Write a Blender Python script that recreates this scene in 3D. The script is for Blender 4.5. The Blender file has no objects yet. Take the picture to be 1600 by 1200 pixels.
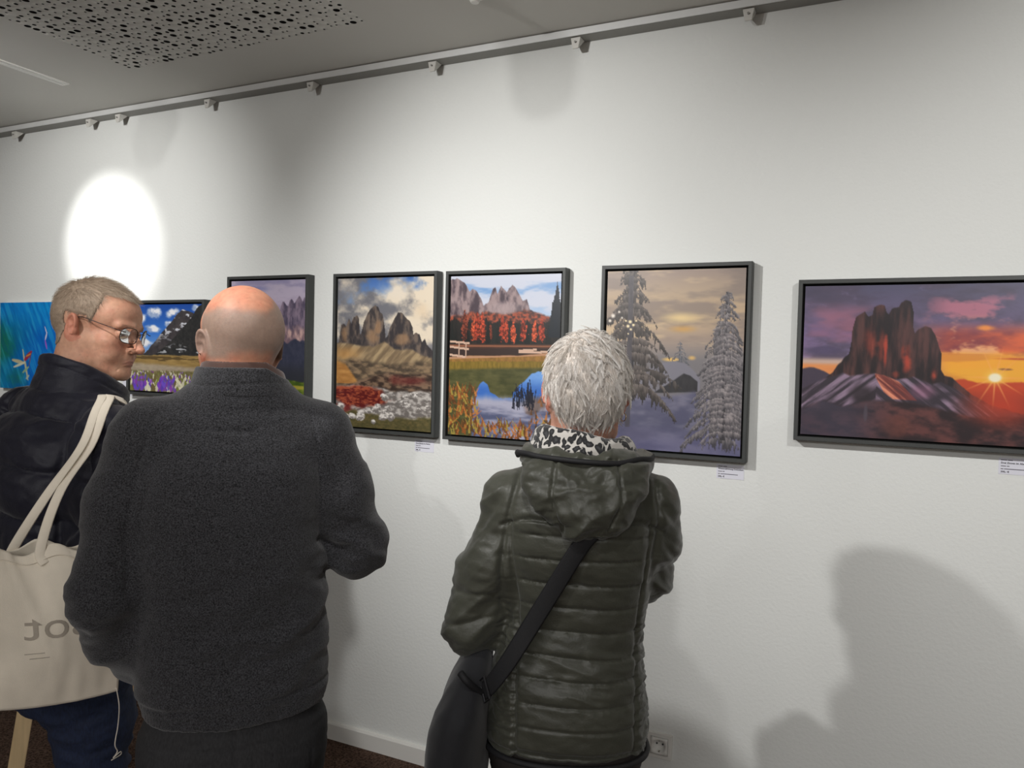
import bpy, bmesh, math, random
import numpy as np
from mathutils import Vector, Matrix, Euler

# ================================================================ camera, light, exposure
scn = bpy.context.scene
COL = scn.collection
HC = 1.55            # camera height
D = 2.431            # distance camera - picture wall
FZ = 0.03            # floor level
ZC = 2.632           # ceiling level
def cam_rot(yaw, pitch, roll):
    cy, sy = math.cos(yaw), math.sin(yaw)
    fwd = np.array([-sy, cy, 0.]); rt = np.array([cy, sy, 0.]); up = np.array([0, 0, 1.])
    cp, sp = math.cos(pitch), math.sin(pitch)
    f2 = cp * fwd - sp * up; u2 = cp * up + sp * fwd
    cr, sr = math.cos(roll), math.sin(roll)
    return cr * rt + sr * u2, cr * u2 - sr * rt, f2
_r, _u, _f = cam_rot(math.radians(25.37), math.radians(1.834), math.radians(1.402))
cam_d = bpy.data.cameras.new('camera'); cam = bpy.data.objects.new('camera', cam_d); COL.objects.link(cam)
cam_d.sensor_width = 36.0; cam_d.lens = 36.0 * 1202 / 1600; cam_d.clip_start = 0.02; cam_d.clip_end = 60
cam.matrix_world = Matrix(((_r[0], _u[0], -_f[0], 0), (_r[1], _u[1], -_f[1], 0), (_r[2], _u[2], -_f[2], HC), (0, 0, 0, 1)))
scn.camera = cam
w = bpy.data.worlds.new('room_ambient'); scn.world = w; w.use_nodes = True
w.node_tree.nodes['Background'].inputs[0].default_value = (0.95, 0.97, 1.0, 1)
w.node_tree.nodes['Background'].inputs[1].default_value = 0.24
scn.view_settings.view_transform = 'Standard'; scn.view_settings.look = 'None'
scn.view_settings.gamma = 1.0; scn.view_settings.use_curve_mapping = False
scn.view_settings.exposure = 0.0

def aim(o, p):
    o.rotation_euler = (Vector(p) - o.location).to_track_quat('-Z', 'Y').to_euler()
def spot(name, loc, target, power, size, blend=.6, soft=.03, col=(1, .985, .965), parent=None):
    l = bpy.data.lights.new(name, 'SPOT'); l.energy = power; l.spot_size = math.radians(size); l.spot_blend = blend
    l.shadow_soft_size = soft; l.color = col
    o = bpy.data.objects.new(name, l); COL.objects.link(o); o.location = loc; aim(o, target); return o
# the gallery's track spotlights and one added fill: (position, aim point, power, cone)
SPOTS = [
    ((-1.556, .42, 2.47), (-1.02, D, 1.52), 132, 76),
    ((-2.55, .42, 2.47), (-3.35, D, 1.80), 125, 70),
    ((0.80, .42, 2.47), (0.85, D, 1.70), 100, 78),
    ((-0.35, .42, 2.47), (-1.50, D, 0.95), 48, 66),  # added fill lamp, lightens the wall right of the bald man
    ((-2.09, -1.76, 2.47), (-1.80, D, 2.35), 90, 58),
    ((-3.45, 1.15, 2.47), (-3.23, D, 2.04), 72, 31),
]
for _i, (_p, _t, _w, _s) in enumerate(SPOTS):
    spot('spot_beam', _p, _t, _w, _s, 1.0 if _s > 40 else .6)
def area(name, loc, sx, sy, power, rot=(0, 0, 0)):
    l = bpy.data.lights.new(name, 'AREA'); l.shape = 'RECTANGLE'; l.size = sx; l.size_y = sy; l.energy = power; l.color = (1, .99, .98)
    o = bpy.data.objects.new(name, l); COL.objects.link(o); o.location = loc; o.rotation_euler = rot; return o
area('rear_fill_light', (0.2, -2.9, ZC - .05), 3.6, 2.0, 165)  # soft ambient fill added out of view, not a panel of the room

# ================================================================ helpers
def s2l(c):
    c = np.asarray(c, float) / 255.0
    return np.where(c <= .04045, c / 12.92, ((c + .055) / 1.055) ** 2.4)
def tag(o, label=None, cat=None, group=None, kind=None):
    if label: o['label'] = label
    if cat: o['category'] = cat
    if group: o['group'] = group
    if kind: o['kind'] = kind
    return o
def empty(name, loc=(0, 0, 0), rz=0):
    o = bpy.data.objects.new(name, None); COL.objects.link(o); o.location = loc; o.rotation_euler = (0, 0, rz)
    o.empty_display_size = .05; return o
def add(name, me, mat=None, parent=None):
    o = bpy.data.objects.new(name, me); COL.objects.link(o)
    if mat: me.materials.append(mat)
    if parent: o.parent = parent
    return o
def mesh_np(name, V, F, mat=None, parent=None, smooth=True, col=None):
    """V (n,3), F (m,k) one polygon size, or a list of such arrays"""
    me = bpy.data.meshes.new(name); V = np.asarray(V, np.float32)
    Fs = F if isinstance(F, list) else [F]
    me.vertices.add(len(V)); me.vertices.foreach_set('co', V.ravel())
    loops = np.concatenate([np.asarray(f, np.int32).ravel() for f in Fs]); cnt = np.concatenate([np.full(len(f), np.asarray(f).shape[1], np.int32) for f in Fs])
    me.loops.add(len(loops)); me.loops.foreach_set('vertex_index', loops)
    me.polygons.add(len(cnt)); me.polygons.foreach_set('loop_start', np.concatenate([[0], np.cumsum(cnt)[:-1]]).astype(np.int32))
    me.update(calc_edges=True); me.validate()
    if smooth: me.polygons.foreach_set('use_smooth', np.ones(len(me.polygons), bool))
    if col is not None:
        a = me.color_attributes.new('tint', 'FLOAT_COLOR', 'POINT')
        c4 = np.ones((len(V), 4), np.float32); c4[:, :3] = col; a.data.foreach_set('color', c4.ravel())
    return add(name, me, mat, parent)
class MB:
    """collects boxes, tubes, discs, lathes; build() links them as one mesh object"""
    def __init__(s): s.v = []; s.f = []
    def _add(s, vs, fs):
        b = len(s.v); s.v += [tuple(v) for v in vs]; s.f += [tuple(i + b for i in f) for f in fs]
    def box(s, lo, hi):
        x0, y0, z0 = lo; x1, y1, z1 = hi
        s._add([(x0, y0, z0), (x1, y0, z0), (x1, y1, z0), (x0, y1, z0), (x0, y0, z1), (x1, y0, z1), (x1, y1, z1), (x0, y1, z1)],
               [(0, 3, 2, 1), (4, 5, 6, 7), (0, 1, 5, 4), (1, 2, 6, 5), (2, 3, 7, 6), (3, 0, 4, 7)]); return s
    def prism(s, pts, d):
        """pts: closed outline (3d), d: extrusion vector"""
        n = len(pts); d = Vector(d)
        s._add([Vector(p) for p in pts] + [Vector(p) + d for p in pts], [tuple(range(n))[::-1], tuple(range(n, 2 * n))] + [(i, (i + 1) % n, n + (i + 1) % n, n + i) for i in range(n)]); return s
    def tube(s, pts, r, n=10, cap=True, closed=False):
        P = [Vector(p) for p in pts]; m = len(P); R = r if hasattr(r, '__len__') else [r] * m
        ring = []; up = None
        for i in range(m):
            if closed: t = (P[(i + 1) % m] - P[i - 1]).normalized()
            else: t = (P[min(i + 1, m - 1)] - P[max(i - 1, 0)]).normalized()
            if up is None: up = t.orthogonal().normalized()
            up = (up - t * up.dot(t)).normalized(); b = t.cross(up)
            ring.append([P[i] + (up * math.cos(2 * math.pi * k / n) + b * math.sin(2 * math.pi * k / n)) * R[i] for k in range(n)])
        vs = [v for q in ring for v in q]; fs = []
        for i in range(m if closed else m - 1):
            for k in range(n):
                j = (i + 1) % m; fs.append((i * n + k, i * n + (k + 1) % n, j * n + (k + 1) % n, j * n + k))
        if cap and not closed: fs += [tuple(range(n))[::-1], tuple((m - 1) * n + k for k in range(n))]
        s._add(vs, fs); return s
    def build(s, name, mat, parent=None, smooth=False, bevel=0, seg=2, angle=None):
        me = bpy.data.meshes.new(name); me.from_pydata(s.v, [], s.f); me.update()
        bm = bmesh.new(); bm.from_mesh(me); bmesh.ops.recalc_face_normals(bm, faces=bm.faces)
        if bevel: bmesh.ops.bevel(bm, geom=list(bm.edges), offset=bevel, segments=seg, affect='EDGES', clamp_overlap=True)
        bm.to_mesh(me); bm.free()
        if smooth: me.polygons.foreach_set('use_smooth', np.ones(len(me.polygons), bool))
        return add(name, me, mat, parent)
def grid_faces(m, n, closed=False):
    i = np.arange(m - 1)[:, None]; k = np.arange(n if closed else n - 1)[None]
    k2 = (k + 1) % n
    return np.stack([i * n + k, i * n + k2, (i + 1) * n + k2, (i + 1) * n + k], -1).reshape(-1, 4)

# ---- materials
def nodes(name):
    m = bpy.data.materials.new(name); m.use_nodes = True; nt = m.node_tree
    return m, nt, nt.nodes['Principled BSDF']
def mat(name, col, rough=.6, metal=0, vary=.0, vscale=30, bump=0, bscale=200, bdist=.002, sheen=0, spec=.5, sub=0, coords='Object', stretch=None, detail=3):
    m, nt, b = nodes(name); N = nt.nodes; L = nt.links
    c = tuple(s2l(col)) + (1,)
    b.inputs['Base Color'].default_value = c; b.inputs['Roughness'].default_value = rough; b.inputs['Metallic'].default_value = metal
    b.inputs['Specular IOR Level'].default_value = spec
    if sheen: b.inputs['Sheen Weight'].default_value = sheen; b.inputs['Sheen Roughness'].default_value = .5
    if sub: b.inputs['Subsurface Weight'].default_value = sub; b.inputs['Subsurface Radius'].default_value = (.008, .003, .0015); b.inputs['Subsurface Scale'].default_value = 1.0
    tc = N.new('ShaderNodeTexCoord'); src = tc.outputs[coords]
    if stretch:
        mp = N.new('ShaderNodeMapping'); mp.inputs['Scale'].default_value = stretch; L.new(src, mp.inputs[0]); src = mp.outputs[0]
    if vary:
        n = N.new('ShaderNodeTexNoise'); n.inputs['Scale'].default_value = vscale; n.inputs['Detail'].default_value = detail; L.new(src, n.inputs['Vector'])
        r = N.new('ShaderNodeMapRange'); r.inputs[1].default_value = .3; r.inputs[2].default_value = .7; r.inputs[3].default_value = 1 - vary; r.inputs[4].default_value = 1 + vary; L.new(n.outputs[0], r.inputs[0])
        x = N.new('ShaderNodeVectorMath'); x.operation = 'SCALE'; x.inputs[0].default_value = c[:3]; L.new(r.outputs[0], x.inputs['Scale']); L.new(x.outputs[0], b.inputs['Base Color'])
    if bump:
        n = N.new('ShaderNodeTexNoise'); n.inputs['Scale'].default_value = bscale; n.inputs['Detail'].default_value = 3; L.new(src, n.inputs['Vector'])
        bp = N.new('ShaderNodeBump'); bp.inputs['Strength'].default_value = bump; bp.inputs['Distance'].default_value = bdist; L.new(n.outputs[0], bp.inputs['Height']); L.new(bp.outputs[0], b.inputs['Normal'])
    return m
def mat_tint(name, rough=.5, sub=0, bump=0, bscale=300, bdist=.001, spec=.5, vary=0, vscale=60, coat=0):
    """colour comes from the mesh's own 'tint' attribute"""
    m, nt, b = nodes(name); N = nt.nodes; L = nt.links
    a = N.new('ShaderNodeAttribute'); a.attribute_name = 'tint'; out = a.outputs['Color']
    tc = N.new('ShaderNodeTexCoord')
    if vary:
        n = N.new('ShaderNodeTexNoise'); n.inputs['Scale'].default_value = vscale; n.inputs['Detail'].default_value = 4; L.new(tc.outputs['Object'], n.inputs['Vector'])
        r = N.new('ShaderNodeMapRange'); r.inputs[1].default_value = .3; r.inputs[2].default_value = .7; r.inputs[3].default_value = 1 - vary; r.inputs[4].default_value = 1 + vary; L.new(n.outputs[0], r.inputs[0])
        x = N.new('ShaderNodeVectorMath'); x.operation = 'SCALE'; L.new(out, x.inputs[0]); L.new(r.outputs[0], x.inputs['Scale']); out = x.outputs[0]
    L.new(out, b.inputs['Base Color']); b.inputs['Roughness'].default_value = rough; b.inputs['Specular IOR Level'].default_value = spec
    if coat: b.inputs['Coat Weight'].default_value = coat
    if sub: b.inputs['Subsurface Weight'].default_value = sub; b.inputs['Subsurface Radius'].default_value = (.008, .003, .0015); b.inputs['Subsurface Scale'].default_value = 1.0
    if bump:
        n = N.new('ShaderNodeTexNoise'); n.inputs['Scale'].default_value = bscale; L.new(tc.outputs['Object'], n.inputs['Vector'])
        bp = N.new('ShaderNodeBump'); bp.inputs['Strength'].default_value = bump; bp.inputs['Distance'].default_value = bdist; L.new(n.outputs[0], bp.inputs['Height']); L.new(bp.outputs[0], b.inputs['Normal'])
    return m

# ---- 3d noise
def h3(ix, iy, iz, s):
    n = (ix * 374761393 + iy * 668265263 + iz * 1442695041 + s * 974711) & 0x7fffffff
    n = ((n ^ (n >> 13)) * 1274126177) & 0x7fffffff
    return ((n ^ (n >> 16)) & 0xffff) / 65535.0
def n3(P, s=0):
    I = np.floor(P).astype(np.int64); f = P - I; f = f * f * f * (f * (f * 6 - 15) + 10); r = 0
    for dx in (0, 1):
        for dy in (0, 1):
            for dz in (0, 1):
                r = r + h3(I[:, 0] + dx, I[:, 1] + dy, I[:, 2] + dz, s) * (f[:, 0] if dx else 1 - f[:, 0]) * (f[:, 1] if dy else 1 - f[:, 1]) * (f[:, 2] if dz else 1 - f[:, 2])
    return r
def fb3(P, o=3, s=0):
    r = 0; a = 1; t = 0
    for i in range(o): r = r + a * n3(P * 2 ** i + 7.7 * i, s + i); t += a; a *= .5
    return r / t

# ---- signed distance shapes and the surface through their zero level
def smin(a, b, k):
    h = np.clip(.5 + .5 * (b - a) / k, 0, 1); return b + (a - b) * h - k * h * (1 - h)
def smax(a, b, k): return -smin(-a, -b, k)
def ell(P, c, r, R=None):
    q = P - np.array(c, np.float32)
    if R is not None: q = q @ R
    r = np.array(r, np.float32); k0 = np.sqrt(((q / r) ** 2).sum(1)); k1 = np.sqrt(((q / (r * r)) ** 2).sum(1)) + 1e-9
    return k0 * (k0 - 1) / k1
def cap(P, a, b, ra, rb):
    a = np.array(a, np.float32); b = np.array(b, np.float32); d = b - a
    t = np.clip(((P - a) @ d) / (d @ d + 1e-12), 0, 1); q = P - a - t[:, None] * d
    return np.sqrt((q * q).sum(1)) - (ra + (rb - ra) * t)
def chain(P, pts, rad, k=.02):
    d = None
    for i in range(len(pts) - 1):
        e = cap(P, pts[i], pts[i + 1], rad[i], rad[i + 1]); d = e if d is None else smin(d, e, k)
    return d
def stack(P, T, grow=0.0, round_=.03):
    """upright body of elliptic sections, T rows: z, cx, cy, rx, ry(back), ry(front), power"""
    T = np.array(T, np.float64); z = P[:, 2]; zz = np.clip(z, T[0, 0], T[-1, 0])
    def at(i):  # smooth interpolation
        return np.interp(zz, T[:, 0], T[:, i])
    cx, cy, rx, rb, rf = at(1), at(2), at(3) + grow, at(4) + grow, at(5) + grow; p = at(6)
    dx = np.abs(P[:, 0] - cx) / rx; dy = P[:, 1] - cy; dy = np.where(dy < 0, -dy / rb, dy / rf)
    n = (dx ** p + dy ** p + 1e-12) ** (1 / p)
    d = (n - 1) * np.minimum(rx, np.minimum(rb, rf))
    dz = np.maximum(T[0, 0] - grow * .5 - z, z - T[-1, 0] - grow * .5)
    return smax(d, dz, round_)
def near(P, c, R, fn, pad=.02):
    c = np.array(c, np.float32); dist = np.sqrt(((P - c) ** 2).sum(1)); out = dist - R + pad; m = dist < R
    if m.any(): out[m] = fn(P[m])
    return out.astype(np.float32)
def rotm(yaw=0, pitch=0, roll=0):
    """columns are the local axes: yaw turns left, pitch nods down, roll leans right (radians)"""
    return np.array(Matrix.Rotation(yaw, 3, 'Z') @ Matrix.Rotation(-pitch, 3, 'X') @ Matrix.Rotation(roll, 3, 'Y'), np.float32)
def axis(lo, hi, h, fine=None):
    if fine is None: return np.arange(lo, hi + h, h)
    a, b, g = fine; a = max(a, lo); b = min(b, hi)
    return np.concatenate([np.linspace(lo, a, max(2, int((a - lo) / h) + 1))[:-1], np.arange(a, b, g), np.linspace(b, hi, max(2, int((hi - b) / h) + 1))])
def surface(f, xs, ys, zs, refine=2, B=6):
    def padB(a):
        k = (-len(a)) % B; d = a[-1] - a[-2]; return np.concatenate([a, a[-1] + d * np.arange(1, k + 1)]) if k else a
    xs, ys, zs = padB(xs), padB(ys), padB(zs); nx, ny, nz = len(xs), len(ys), len(zs)
    cxs = [a.reshape(-1, B) for a in (xs, ys, zs)]; mid = [c.mean(1) for c in cxs]; half = [(c.max(1) - c.min(1)) / 2 + (c[:, 1] - c[:, 0]) for c in cxs]
    G = np.stack(np.meshgrid(*mid, indexing='ij'), -1).reshape(-1, 3).astype(np.float32)
    Hd = np.sqrt(sum(h ** 2 for h in np.meshgrid(*half, indexing='ij'))).ravel()
    fc = f(G); act = np.abs(fc) < Hd * 1.5 + .012
    bs = (nx // B, ny // B, nz // B)
    F = np.repeat(np.repeat(np.repeat(np.where(act, 0, fc).reshape(bs), B, 0), B, 1), B, 2).astype(np.float32)
    ids = np.argwhere(act.reshape(bs)); o = np.stack(np.meshgrid(*[np.arange(B)] * 3, indexing='ij'), -1).reshape(-1, 3)
    for s in range(0, len(ids), 1500):
        I = (ids[s:s + 1500, None] * B + o[None]).reshape(-1, 3)
        F[I[:, 0], I[:, 1], I[:, 2]] = f(np.stack([xs[I[:, 0]], ys[I[:, 1]], zs[I[:, 2]]], 1).astype(np.float32))
    S = F < 0
    c = sum(S[i:nx - 1 + i, j:ny - 1 + j, k:nz - 1 + k].astype(np.int8) for i in (0, 1) for j in (0, 1) for k in (0, 1))
    cell = (c > 0) & (c < 8); ci = np.argwhere(cell); idx = -np.ones(cell.shape, np.int64); idx[cell] = np.arange(len(ci))
    acc = np.zeros((len(ci), 3)); cnt = np.zeros(len(ci)); ax = (xs, ys, zs)
    cr = [(i, j, k) for i in (0, 1) for j in (0, 1) for k in (0, 1)]
    for a in cr:
        for d in range(3):
            if a[d]: continue
            b = list(a); b[d] = 1
            A = ci + a; Bq = ci + b; fa = F[A[:, 0], A[:, 1], A[:, 2]]; fb = F[Bq[:, 0], Bq[:, 1], Bq[:, 2]]
            m = (fa < 0) != (fb < 0); t = np.where(m, fa / (fa - fb + 1e-20), 0)
            pa = np.stack([ax[q][A[:, q]] for q in range(3)], 1); pb = np.stack([ax[q][Bq[:, q]] for q in range(3)], 1)
            acc[m] += (pa + (pb - pa) * t[:, None])[m]; cnt[m] += 1
    V = acc / cnt[:, None]; Q = []
    for d in range(3):
        u, v = (d + 1) % 3, (d + 2) % 3
        sl0 = [slice(1, -1)] * 3; sl1 = [slice(1, -1)] * 3; sl0[d] = slice(0, -1); sl1[d] = slice(1, None)
        s0 = S[tuple(sl0)]; s1 = S[tuple(sl1)]; e = np.argwhere(s0 != s1); flip = s0[e[:, 0], e[:, 1], e[:, 2]]
        off = np.ones(3, int); off[d] = 0; e = e + off
        def cellidx(du, dv):
            q = e.copy(); q[:, u] += du; q[:, v] += dv; return idx[q[:, 0], q[:, 1], q[:, 2]]
        q = np.stack([cellidx(-1, -1), cellidx(0, -1), cellidx(0, 0), cellidx(-1, 0)], 1)
        q[~flip] = q[~flip][:, ::-1]; Q.append(q)
    Q = np.concatenate(Q); Q = Q[(Q >= 0).all(1)]
    Nn = None
    for it in range(refine):
        d, Nn = grad(f, V); V = V - Nn * np.clip(d, -.006, .006)[:, None]
    return V, Q, Nn
def grad(f, V, e=6e-4):
    V32 = V.astype(np.float32); d = f(V32).astype(np.float64); g = np.zeros_like(V)
    for a in range(3):
        W = V32.copy(); W[:, a] += e; g[:, a] = (f(W) - d) / e
    l = np.sqrt((g ** 2).sum(1)) + 1e-9
    return d / np.maximum(l, .3), g / l[:, None]
def push_out(f, P, r, it=6):
    P = np.array(P, float)
    for _ in range(it):
        d, n = grad(f, P); m = d < r; P[m] += n[m] * (r - d[m])[:, None]
    return P
def smooth_path(pts, n):
    """Catmull-Rom through pts"""
    p = np.array(pts, float); p = np.vstack([2 * p[0] - p[1], p, 2 * p[-1] - p[-2]]); out = []
    t = np.linspace(0, len(pts) - 1 - 1e-6, n)
    for q in t:
        i = int(q); u = q - i; a, b, c, d = p[i:i + 4]
        out.append(.5 * ((2 * b) + (c - a) * u + (2 * a - 5 * b + 4 * c - d) * u * u + (3 * b - a - 3 * c + d) * u ** 3))
    return np.array(out)
def ribbon(path, side, width, thick, nrm):
    """flat strap: path (n,3), side (n,3) unit across, nrm (n,3) unit out"""
    w2 = width / 2; n = len(path); V = []
    for a, b in ((-1, 0), (-.8, 1), (.8, 1), (1, 0), (.8, -1), (-.8, -1)):
        V.append(path + side * (w2 * a) + nrm * (thick / 2 * b))
    V = np.stack(V, 1).reshape(-1, 3); F = grid_faces(n, 6, True)
    return V, [F, np.array([[5, 4, 3, 2, 1, 0]]), np.array([[(n - 1) * 6 + k for k in range(6)]])]
def loft(rings, name, m, parent=None, disp=None, cap0=False, cap1=False, smooth=True):
    R = np.array(rings); a, b = R.shape[:2]; V = R.reshape(-1, 3); F = [grid_faces(a, b, True)]
    if cap0: F.append(np.arange(b)[::-1][None])
    if cap1: F.append(((a - 1) * b + np.arange(b))[None])
    if disp is not None:
        Rn = np.roll(R, -1, 1) - np.roll(R, 1, 1); Rv = np.gradient(R, axis=0); nn = np.cross(Rn, Rv).reshape(-1, 3); nn /= np.linalg.norm(nn, axis=1)[:, None] + 1e-9
        cen = R.mean(1, keepdims=True); sg = np.sign(((R - cen).reshape(-1, 3) * nn).sum(1).mean()); V = V + nn * sg * disp(V)[:, None]
    return mesh_np(name, V, F, m, parent, smooth)

# ================================================================ the room
M_wall = mat('white_plaster_paint', (231, 233, 230), .85, bump=.28, bscale=95, bdist=.004, spec=.25, detail=6)
M_ceil = mat('ceiling_paint', (206, 204, 198), .9, bump=.04, bscale=60, spec=.2)
M_white = mat('white_lacquer', (232, 231, 226), .45, spec=.4)
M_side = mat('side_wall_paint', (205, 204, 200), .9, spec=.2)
M_carpet = mat('brown_carpet', (98, 78, 67), .95, vary=.75, vscale=150, bump=1, bscale=220, bdist=.012, spec=.1, detail=5)
M_alu = mat('brushed_aluminium', (224, 225, 224), .45, metal=.15, bump=.05, bscale=400, stretch=(1, 30, 30))
M_hole = mat('black_felt_and_hole_shade', (22, 21, 21), .95)
X0, X1, Y0 = -8.5, 4.2, -5.0
def struct(o): return tag(o, kind='structure')
struct(MB().box((X0, D, FZ - .1), (X1, D + .15, ZC + .12)).build('wall_back', M_wall))
struct(MB().box((X0 - .15, Y0, FZ - .1), (X0, D + .15, ZC + .12)).build('wall_left', M_side))
struct(MB().box((X1, Y0, FZ - .1), (X1 + .15, D + .15, ZC + .12)).build('wall_right', M_side))
struct(MB().box((X0 - .15, Y0 - .15, FZ - .1), (X1 + .15, Y0, ZC + .12)).build('wall_front', M_side))
struct(MB().box((X0, Y0, FZ - .1), (X1, D, FZ)).build('floor', M_carpet))
# ceiling: plasterboard with a perforated acoustic field (every hole is a real opening over dark felt)
PX0, PX1, PY0, PY1 = -2.64, -1.53, -.55, 2.075
SX, SW, SY0, SY1 = -3.045, .016, .70, 2.08      # slot in the ceiling
def ceiling():
    V = []; F4 = []
    def rect(x0, y0, x1, y1):
        b = len(V); V.extend([(x0, y0, ZC), (x0, y1, ZC), (x1, y1, ZC), (x1, y0, ZC)]); F4.append((b, b + 1, b + 2, b + 3))
    rect(X0, Y0, SX - SW, D); rect(SX - SW, Y0, SX + SW, SY0); rect(SX - SW, SY1, SX + SW, D); rect(SX + SW, Y0, PX0, D)
    rect(PX0, Y0, PX1, PY0); rect(PX0, PY1, PX1, D); rect(PX1, Y0, X1, D)
    rng = np.random.default_rng(11); n = 16; P = .0305
    nx = int(round((PX1 - PX0) / P)); ny = int(round((PY1 - PY0) / P)); px = (PX1 - PX0) / nx; py = (PY1 - PY0) / ny
    h = px / 2 * .999; k = py / 2 * .999
    sq = []
    for i in range(n):
        a = 2 * math.pi * i / n + math.pi / 4; c, s = math.cos(a), math.sin(a); m = max(abs(c), abs(s)); sq.append((c / m, s / m))
    big = rng.random((nx, ny))
    for i in range(nx):
        for j in range(ny):
            cx = PX0 + (i + .5) * px; cy = PY0 + (j + .5) * py
            r = .0112 if big[i, j] < .18 else (.0068 if big[i, j] < .45 else .0040)
            ox = rng.uniform(-1, 1) * (h - r - .0012); oy = rng.uniform(-1, 1) * (k - r - .0012)
            b = len(V)
            V.extend([(cx + x * px / 2, cy + y * py / 2, ZC) for x, y in sq])
            ring = [(cx + ox + r * math.cos(2 * math.pi * q / n + math.pi / 4), cy + oy + r * math.sin(2 * math.pi * q / n + math.pi / 4)) for q in range(n)]
            V.extend([(x, y, ZC) for x, y in ring]); V.extend([(x, y, ZC + .005) for x, y in ring])
            for q in range(n):
                p = (q + 1) % n
                F4.append((b + p, b + q, b + n + q, b + n + p)); F4.append((b + n + p, b + n + q, b + 2 * n + q, b + 2 * n + p))
    o = mesh_np('ceiling', np.array(V), np.array(F4), M_ceil, smooth=False); o.data.materials.append(M_hole)      # hole flanks coloured dark to stand in for the shade inside
    zc = np.array([p.center[2] for p in o.data.polygons]); o.data.polygons.foreach_set('material_index', (zc > ZC + .001).astype(np.int32)); return struct(o)
CEIL = ceiling()
struct(MB().box((X0, Y0, ZC + .0055), (X1, D, ZC + .05)).build('trim_1', M_hole))      # felt above the openings
struct(MB().prism([(X0, D, FZ), (X0, D - .016, FZ), (X0, D - .016, FZ + .060), (X0, D - .011, FZ + .066), (X0, D, FZ + .067)], (X1 - X0, 0, 0)).build('baseboard_back', M_white))
# slot diffuser
t = tag(empty('slot_diffuser', (SX, (SY0 + SY1) / 2, ZC)), 'long narrow white slot air diffuser set in the grey ceiling', 'air vent')
L2 = (SY1 - SY0) / 2
fr = MB(); fr.box((-SW - .006, -L2, -.004), (-.006, L2, .012)); fr.box((.006, -L2, -.004), (SW + .006, L2, .012)); fr.box((-SW - .006, -L2 - .006, -.004), (SW + .006, -L2, .012)); fr.box((-SW - .006, L2, -.004), (SW + .006, L2 + .006, .012))
fr.build('frame', M_white, t); MB().box((-.006, -L2, .006), (.006, L2, .011)).build('slot', M_hole, t)
# smoke sensor at the top edge of the view
t = tag(empty('ceiling_sensor', (-1.115, 2.03, ZC)), 'small white round sensor on the ceiling above the middle of the wall', 'sensor')
for nm, r0, r1, z0, z1 in (('base', .034, .034, -.010, 0), ('head', .012, .022, -.03, -.010)):
    q = [(math.cos(a) * r, math.sin(a) * r, z) for z, r in ((z1, r1), (z0, r0)) for a in np.linspace(0, 2 * math.pi, 24, endpoint=False)]
    m = MB(); m._add(q, [tuple(range(24)), tuple(range(24, 48))[::-1]] + [(i, (i + 1) % 24, 24 + (i + 1) % 24, 24 + i) for i in range(24)]); m.build(nm, M_white, t, bevel=0)
# picture rail
ry0, rz0, rz1 = D - .064, 2.607, 2.629
t = tag(empty('picture_rail', (0, D, rz0)), 'long aluminium picture hanging rail running under the ceiling', 'picture rail')
MB().prism([(X0, -.064, 0), (X0, -.064, .022), (X0, -.060, .0235), (X0, -.030, .0235), (X0, 0, .0235), (X0, 0, .002), (X0, -.058, .002), (X0, -.060, 0)], (X1 - X0, 0, 0)).build('profile', M_alu, t)
M_shadowgap = mat('rail_shade_and_screw_grey', (150, 149, 144), .6, metal=.2)
MB().box((X0, -.057, .0002), (X1, -.001, .0019)).build('underside_shade', M_shadowgap, t)  # grey strip that paints the shade on the rail's underside
# clear plastic rail hooks
M_clip = mat('milky_plastic', (214, 212, 206), .35)
def hook(x, lab):
    t = tag(empty('rail_hook', (x, D, rz0)), lab, 'hook', 'clips under the picture rail')
    if not hook.me:
        a = MB(); a.prism([(-.017, -.052, -.001), (-.010, -.052, -.036), (.010, -.052, -.036), (.017, -.052, -.001)], (0, .006, 0)); a.prism([(-.017, -.052, -.001), (-.017, -.012, -.001), (-.011, -.046, -.034)], (.003, 0, 0)); a.prism([(.014, -.052, -.001), (.014, -.012, -.001), (.008, -.046, -.034)], (.003, 0, 0))
        o = a.build('bracket', M_clip, t, bevel=.0008); b = MB(); b.tube([(0, -.058, -.016), (0, -.050, -.016)], .0032, 12); s = b.build('screw', M_shadowgap, t); hook.me = (o, s)
    else:
        for o in hook.me:
            c = o.copy(); COL.objects.link(c); c.parent = t
hook.me = None
HK = [(-3.863, 'white rail clip at the far left end of the picture rail'), (-3.318, 'left of two white rail clips close together above the bright light spot'), (-3.119, 'right of two white rail clips close together above the bright light spot'),
      (-2.573, 'white rail clip above the bald man, next right of the close pair'), (-2.027, 'white rail clip over the three-peaks cloud picture, second right of the close pair'), (-1.475, 'white rail clip over the autumn lake picture, just left of it'),
      (-.929, 'white rail clip beside the oblong lamp shadow near the wall top'), (-.383, 'rightmost white rail clip, above the snowy trees picture')]
for x, l in HK: hook(x, l)
# wall socket
t = tag(empty('wall_socket', (-.592, D, .316)), 'white square wall socket low on the wall beside the woman', 'socket')
a = MB(); rq = [[(-h_, y_, -h_), (h_, y_, -h_), (h_, y_, h_), (-h_, y_, h_)] for h_, y_ in ((.0410, 0), (.0410, -.0085), (.0395, -.0100), (.0290, -.0100), (.0284, -.0094), (.0284, 0))]
a._add([v for r in rq for v in r], [(k * 4 + i, k * 4 + (i + 1) % 4, (k + 1) * 4 + (i + 1) % 4, (k + 1) * 4 + i) for k in range(5) for i in range(4)]); a.build('cover_frame', M_white, t)
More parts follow.
